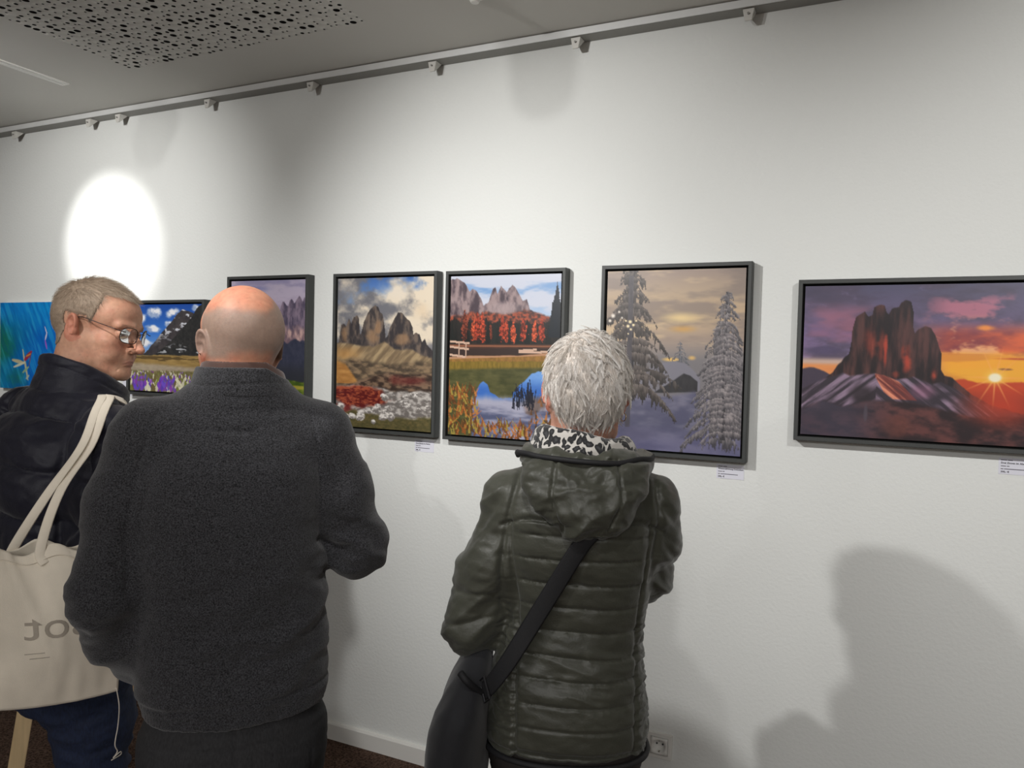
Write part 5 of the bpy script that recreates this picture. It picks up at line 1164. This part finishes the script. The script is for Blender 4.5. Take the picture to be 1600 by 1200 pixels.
def puffer_d(V, N):
    x, y, z = V.T; n = fb3(V * np.array((8, 8, 13.)), 3, 2); nf = np.abs(2 * fb3(np.stack([x * 16, y * 16, z * 22], 1), 3, 6) - 1)
    arm = sst(.165, .205, np.abs(x))
    def pf(t, p=.45): t = t - np.floor(t); return (4 * t * (1 - t)) ** p - 1
    zz = z + .35 * np.maximum(np.abs(x) - .03, 0) * (1 - arm) * .4 + .012 * (fb3(V * 4, 2, 9) - .5)
    d = (1 - arm) * pf((zz - .80) / .122) * .022 + arm * pf((z - .86 + .10 * np.abs(x)) / .105) * .018
    d = d + (n - .5) * .014 + (.3 - nf) * .009
    d = d - .008 * np.exp(-((np.abs(x) - .185 + .15 * np.maximum(z - 1.3, 0)) / .006) ** 2) * (z > 1.1)
    return d
M_puffer = mat('navy_puffer_nylon', (27, 27, 39), .52, vary=.1, vscale=20, bump=.2, bscale=240, spec=.25, sheen=.15)
garment('puffer_jacket', lambda P: smax(puffer_f(P), P[:, 2] - 1.47, .01), ((-.36, .36), (-.22, .27), (.72, 1.51)), .0058, M_puffer, man1.o, puffer_d)
TC1 = [(1.38, .0, .012, .118, .104, .112, 2.0), (1.44, .006, .018, .106, .092, .108, 2.0), (1.50, .014, .024, .090, .080, .100, 2.0), (1.58, .020, .028, .084, .076, .098, 2.0)]
top1 = lambda P: 1.540 - .52 * np.maximum(P[:, 1] + .06, 0) * (P[:, 1] < .2)
def col1(P):
    op = np.hypot(P[:, 0] - .0, np.maximum(0, .0 - 0 * P[:, 0])) 
    d = smax(smax(np.abs(stack(P, TC1, 0, .001)) - .009, P[:, 2] - top1(P), .012), 1.40 - P[:, 2], .01)
    return smax(d, .022 - np.abs(P[:, 0] - .0) - 1.0 * (P[:, 1] < .05), .006)
garment('jacket_collar', col1, ((-.14, .15), (-.12, .15), (1.38, 1.58)), .0036, M_puffer, man1.o, lambda V, N: .006 * (.5 - np.abs(2 * fb3(V * np.array((14, 14, 26.)), 3, 4) - 1)) - .003 * np.exp(-((V[:, 2] - top1(V) + .03) / .003) ** 2))
M_jeans1 = mat('blue_denim', (25, 36, 62), .85, vary=.35, vscale=260, bump=.3, bscale=600, bdist=.001, stretch=(1, 1, .3))
TP1 = [(.66, .0, .0, .155, .105, .10, 2.3), (.74, .0, .0, .175, .120, .115, 2.3), (.84, .0, .0, .165, .112, .112, 2.3)]
garment('jeans', lambda P: smax(smax(smin(stack(P, TP1, 0, .03), legs(P, LG1), .02), P[:, 2] - .84, .01), FZ + .035 - P[:, 2], .006), ((-.25, .25), (-.17, .30), (FZ, .87)), .0068, M_jeans1, man1.o, lambda V, N: .016 * (.3 - np.abs(2 * fb3(V * np.array((9, 9, 20.)), 3, 3) - 1)))
shoes(LG1, man1.o, M_shoe, M_sole)
# eyes, brows
hc1, R1 = man1.hc, man1.Rm
L2W = lambda q: hc1 + np.asarray(q, float) @ R1.T
M_eye = mat_tint('eyeball', .15, spec=.6)
for sx in (-1, 1):
    u = np.linspace(0, math.pi, 20); v = np.linspace(0, 2 * math.pi, 28, endpoint=False); c = np.array((sx * .0315, .0792, -.0066)); r = .0111
    fwd = np.array((0, .94, -.34)); a1 = np.array((1., 0, 0)); a2 = np.cross(fwd, a1)
    Vv = np.array([c + r * (fwd * math.cos(a) + (a1 * math.cos(b) + a2 * math.sin(b)) * math.sin(a)) for a in u for b in v]); cl = np.array([s2l((30, 24, 22)) if a < .22 else (s2l((96, 104, 110)) if a < .5 else s2l((198, 186, 178))) for a in u for b in v])
    mesh_np('eye', L2W(Vv), grid_faces(20, 28, True), M_eye, man1.o, True, cl)
M_brow = mat_tint('grey_brown_hair', .6, spec=.3)
def f1(P): return head_sdf((P - hc1) @ R1, hd1['face'])
rng = np.random.default_rng(2)
bx = rng.uniform(.014, .047, 260); br = np.stack([bx * np.where(np.arange(260) % 2, 1, -1), np.full(260, .10), .0185 - 6 * (bx - .03) ** 2 + rng.uniform(-.003, .003, 260)], 1); bw = L2W(br)
for _ in range(8):
    dd, gg = grad(f1, bw); bw = bw - gg * np.clip(dd, -.02, .02)[:, None]
for m_ in (br[:, 0] > 0, br[:, 0] < 0): strands('eyebrow', bw[m_], gg[m_], tangent(np.stack([np.sign(br[:, 0]), 0 * bx, .25 + 0 * bx], 1) @ R1.T, gg)[m_], .008, .00035, M_brow, man1.o, 4, .2, 0, 3, None, .25, ((150, 134, 118), (112, 96, 84)))
# short hair
mk = hmask1(man1.H + .004 * (np.stack([n3(man1.H * 60, 1), n3(man1.H * 60, 2), n3(man1.H * 60, 3)], 1) - .5))
mk &= (np.linalg.norm(man1.H, axis=1) < .16) & (man1.H[:, 2] > -.07)
sm_ = mk.astype(float); eg = np.concatenate([man1.Q[:, [0, 1]], man1.Q[:, [1, 2]], man1.Q[:, [2, 3]], man1.Q[:, [3, 0]]])
for _ in range(14):
    ac = sm_.copy(); ct = np.ones(len(sm_)); np.add.at(ac, eg[:, 0], sm_[eg[:, 1]]); np.add.at(ct, eg[:, 0], 1); sm_ = ac / ct
feather = np.clip((sm_ - .40) * 1.9, 0, 1)
rt = sample(man1.V, man1.Q, sm_ > .52, 10500, 5); dd, nn = grad(f1, rt); Hh = (rt - hc1) @ R1
cr = np.array((.0, -.065, .10)); fl = Hh - cr; fl[:, 2] -= .03; wt_ = sst(.035, .095, Hh[:, 2:3]) * sst(-.10, -.02, Hh[:, 1:2]); fl = (np.array((.25, .9, .05)) * .09 + fl * .3) * wt_ + (fl + np.array((0, -.01, -.045))) * (1 - wt_)
dirs = tangent(fl @ R1.T, nn)
Vh = man1.V; mq = (feather > .30)[man1.Q].all(1); used = np.unique(man1.Q[mq]); remap = -np.ones(len(Vh), int); remap[used] = np.arange(len(used))
hb = Vh[used] + man1.N[used] * (-.0010 + (.0034 + .0016 * fb3(man1.H[used] * np.array((90, 25, 90.)), 2, 5)) * feather[used])[:, None]
hc_ = s2l((148, 130, 112)) * (.75 + .5 * fb3(man1.H[used] * np.array((240, 60, 240.)), 2, 7))[:, None]
hair1 = mesh_np('hair', hb, remap[man1.Q[mq]], M_brow, man1.o, True, hc_)
Lh = .013 + .014 * sst(.03, .09, Hh[:, 2])
strands('hair_strands', rt + nn * .0012, nn, dirs, Lh, .00034, M_brow, hair1, 5, .25, .03, 6, None, .30, ((196, 178, 158), (140, 122, 104)))
# glasses
M_rim = mat('dark_metal_rims', (58, 46, 44), .35, metal=.7)
def mat_lens():
    m, nt, b = nodes('spectacle_lens'); N = nt.nodes; L = nt.links; out = N['Material Output']
    tr = N.new('ShaderNodeBsdfTransparent'); gl = N.new('ShaderNodeBsdfGlossy'); gl.inputs['Roughness'].default_value = .03; fr_ = N.new('ShaderNodeFresnel'); fr_.inputs['IOR'].default_value = 1.22
    tr.inputs[0].default_value = (.93, .94, .95, 1)
    mx = N.new('ShaderNodeMixShader'); L.new(fr_.outputs[0], mx.inputs[0]); L.new(tr.outputs[0], mx.inputs[1]); L.new(gl.outputs[0], mx.inputs[2]); L.new(mx.outputs[0], out.inputs['Surface']); return m
M_lens1 = mat_lens()
GF = MB()
lens = []
for sx in (-1, 1):
    a = np.linspace(0, 2 * math.pi, 40, endpoint=False); c, s = np.cos(a), np.sin(a)
    lx = sx * .0335 + .0235 * np.abs(c) ** .75 * np.sign(c); lz = -.004 + .0190 * np.abs(s) ** .8 * np.sign(s) - .002 * np.abs(c) * (s < 0)
    ly = .1085 - .35 * (np.abs(lx) - .0) ** 2 / .06 - .10 * (-.01 - lz) * 0
    P_ = L2W(np.stack([lx, ly, lz], 1)); GF.tube([tuple(q) for q in P_], .00105, 6, closed=True); lens.append((P_, sx))
    hinge = (sx * .0575, .0975, .004)
    GF.tube([tuple(L2W(q)) for q in ((sx * .0565, .1025, .004), hinge, (sx * .0700, .088, .006))], .0012, 6)
    GF.tube([tuple(q) for q in push_out(f1, [L2W(q) for q in np.linspace((sx * .0705, .088, .006), (sx * .0800, .002, .018), 14)], .0012, 6)], .0011, 6)
    GF.tube([tuple(L2W(q)) for q in smooth_path([(sx * .0800, .002, .018), (sx * .0800, -.014, .013), (sx * .0775, -.026, -.006)], 8)], .0012, 6)
GF.tube([tuple(L2W(q)) for q in smooth_path([(-.0108, .1090, .000), (0, .1135, .005), (.0108, .1090, .000)], 9)], .0011, 6)
gl = GF.build('glasses', M_rim, man1.o, smooth=True)
for P_, sx in lens:
    n_ = len(P_); cen = P_.mean(0); inn = cen + (P_ - cen) * .985; nrm = R1 @ np.array((0, 1., 0)); f = inn + nrm * .0006; bk = inn - nrm * .0006
    mesh_np('lens', np.vstack([f, bk]), [np.arange(n_)[None], (n_ + np.arange(n_))[::-1][None], np.array([(i, (i + 1) % n_, n_ + (i + 1) % n_, n_ + i) for i in range(n_)])], M_lens1, gl, False)

# ---- his cream tote bag, hung from the right shoulder
M_tote = mat('cream_cotton_canvas', (236, 226, 208), .9, vary=.05, vscale=18, bump=.35, bscale=700, bdist=.001, spec=.15, sheen=.2)
M_toteprint = mat('grey_tote_print', (172, 162, 148), .9, vary=.1, vscale=40)
tote = tag(empty('tote_bag', loc, yaw), 'cream cotton tote bag with faded mirrored grey print, hung from the shoulder', 'bag')
puf = lambda P: puffer_f(P) + .002
TX, TYc, TZ0, TZ1 = .270, -.250, .815, 1.145     # side offset, centre, bottom, rim
def tote_pt(u, v, side):
    """u -1..1 along, v 0..1 up, side +1 outer -1 inner"""
    u = np.asarray(u, float); v = np.asarray(v, float)
    hw = .182 + .012 * np.sin(v * 3) - .020 * v ** 3; z = TZ0 + (TZ1 - TZ0) * v
    z = z + .020 * (np.abs(u) ** 2.2) * (1 - v) ** 3 * 0 + .012 * (1 - u ** 2) * -(1 - v) ** 2 - v ** 4 * .022 * np.sin((u + .1) * 5.5) ** 2 
    th = (.012 + .050 * np.sin(np.pi * np.clip(v * .86 + .06, 0, 1)) ** .8) * (1 - np.abs(u) ** 3) + .004
    bul = .010 * (fb3(np.stack([u * 2.2, v * 1.4, side + 0 * u], -1).reshape(-1, 3), 3, 5).reshape(np.shape(u)) - .5) * 2
    fold = .008 * (.4 - np.abs(2 * fb3(np.stack([u * 5.5 + v * 1.2, v * 1.1, side * 3 + 0 * u], -1).reshape(-1, 3), 3, 15).reshape(np.shape(u)) - 1)) * (.35 + .65 * v)
    return np.stack([TX + side * (th + bul + fold) + .05 * (.4 - v) + .088 * u, TYc + u * hw, z + .022 * (1 - u) * (1 - v)], -1)
U = np.linspace(-1, 1, 64); rg = []
for v in np.linspace(0, 1, 60):
    o_ = tote_pt(U, np.full(64, v), 1); i_ = tote_pt(U[::-1], np.full(64, v), -1); rg.append(np.vstack([o_, i_]))
to = loft(rg, 'canvas_body', M_tote, tote, None, True, False)
sd_ = to.modifiers.new('thickness', 'SOLIDIFY'); sd_.thickness = .0016; sd_.offset = -1
hem = []
for side in (1, -1):
    p_ = tote_pt(U, np.full(64, .93), side); q_ = tote_pt(U, np.full(64, 1.0), side); 
    hem.append((p_, q_))
mm = MB()
for (p_, q_), side in zip(hem, (1, -1)):
    off = np.array((side * .0022, 0, 0)); mm.tube([tuple(x + off) for x in p_], .0011, 5)
mm.build('hem_stitching', M_tote, tote, smooth=True)
for side, uu in ((1, (-.44, .34)), (-1, (-.50, .22))):
    a0 = tote_pt(np.array(uu[1]), np.array(.90), side); b0 = tote_pt(np.array(uu[0]), np.array(.90), side); o1 = np.array((side * .002, 0, 0))
    shx = .135 + .020 * side
    path = smooth_path([a0 + o1, tote_pt(np.array(uu[1]), np.array(1.0), side) + o1, (.300, -.155, 1.25), (.262, -.070, 1.34), (.205, -.004, 1.43), (.165, .020, 1.44), (.12, .07, 1.41)], 70) if side == 1 else \
           smooth_path([a0 + o1, tote_pt(np.array(uu[1]), np.array(1.0), side) + o1, (.284, -.168, 1.25), (.256, -.086, 1.34), (.200, -.020, 1.43), (.160, .006, 1.44), (.115, .06, 1.41)], 70)
    pp = push_out(puf, path, .010, 8); dd, nn = grad(puf, pp); nn[:26] = np.array((1., 0, 0)) * (1 - np.linspace(0, 1, 26))[:, None] + nn[:26] * np.linspace(0, 1, 26)[:, None]
    for _ in range(10): nn[1:-1] = (nn[:-2] + 2 * nn[1:-1] + nn[2:]) / 4; pp[1:-1] = (pp[:-2] + 2 * pp[1:-1] + pp[2:]) / 4
    nn /= np.linalg.norm(nn, axis=1)[:, None]; tt = np.gradient(pp, axis=0); tt /= np.linalg.norm(tt, axis=1)[:, None]; sd = np.cross(tt, nn); sd /= np.linalg.norm(sd, axis=1)[:, None]
    V, F = ribbon(pp, sd, .020, .0030, np.cross(sd, tt)); mesh_np('handle', V, F, M_tote, tote, True)
# faded print showing through, read from behind (mirrored)
def tote_text(body, size, u0, v0, flip=True):
    cu = bpy.data.curves.new('print_curve', 'FONT'); cu.body = body; cu.size = size; cu.resolution_u = 4; tob = bpy.data.objects.new('print_curve', cu); COL.objects.link(tob)
    me = bpy.data.meshes.new_from_object(tob.evaluated_get(bpy.context.evaluated_depsgraph_get())); bpy.data.objects.remove(tob); bm = bmesh.new(); bm.from_mesh(me)
    bmesh.ops.triangulate(bm, faces=bm.faces); bmesh.ops.subdivide_edges(bm, edges=[e for e in bm.edges if e.calc_length() > .012], cuts=2, use_grid_fill=True); bm.to_mesh(me); bm.free()
    n_ = len(me.vertices); co = np.zeros(n_ * 3, np.float32); me.vertices.foreach_get('co', co); co = co.reshape(-1, 3)
    u = u0 - co[:, 0] / .182; v = v0 + co[:, 1] / (TZ1 - TZ0); q = tote_pt(u, v, 1) + np.array((.0009, 0, 0)); me.vertices.foreach_set('co', q.astype(np.float32).ravel()); me.update(); me.name = 'lettering'
    while me.materials: me.materials.pop()
    add('lettering', me, M_toteprint, to)
tote_text('ssot', .080, .79, .43); tote_text('__', .030, .22, .355); tote_text('__', .030, .26, .325)
# loose yarn at the corner
M_yarn = mat('white_yarn', (214, 206, 194), .9)
c0 = tote_pt(np.array(.98), np.array(.02), 1)
MB().tube([tuple(p) for p in smooth_path([c0, c0 + (.004, .004, -.04), c0 + (-.004, .006, -.085), c0 + (.003, -.004, -.12), c0 + (0, .003, -.14), c0 + (.008, -.010, -.146), c0 + (.010, .004, -.138), c0 + (.0, .010, -.15), c0 + (.004, -.012, -.152)], 60)], .0012, 6).build('loose_yarn', M_yarn, tote, smooth=True)

# pale wooden trestle standing behind him
M_pine = mat('pale_pine', (206, 180, 138), .6, vary=.12, vscale=5, bump=.1, bscale=60, stretch=(12, 12, 1))
tl, ty = place(50, 2.25)
tr_ = tag(empty('wooden_trestle', (tl[0], tl[1], FZ), ty), 'pale pine wooden trestle, its leg showing below the cream tote bag', 'trestle')
def bar(p, q, wx, wy):
    p, q = Vector(p), Vector(q); t = (q - p).normalized(); s = Vector((1, 0, 0)); s = (s - t * s.dot(t)).normalized(); u = t.cross(s)
    m = MB(); m.prism([p + s * a + u * b for a, b in ((-wx, -wy), (wx, -wy), (wx, wy), (-wx, wy))], q - p); return m
for oy, ox in ((0, 0), (.42, .34)):
    bar((-.075 + ox, oy, 0), (.028 + ox, oy, .74), .021, .012).build('leg', M_pine, tr_, bevel=.0015)
    bar((.165 + ox, oy, 0), (.062 + ox, oy, .74), .021, .012).build('leg', M_pine, tr_, bevel=.0015)
bar((.0, -.06, .765), (.40, .47, .765), .025, .022).build('top_beam', M_pine, tr_, bevel=.0015)
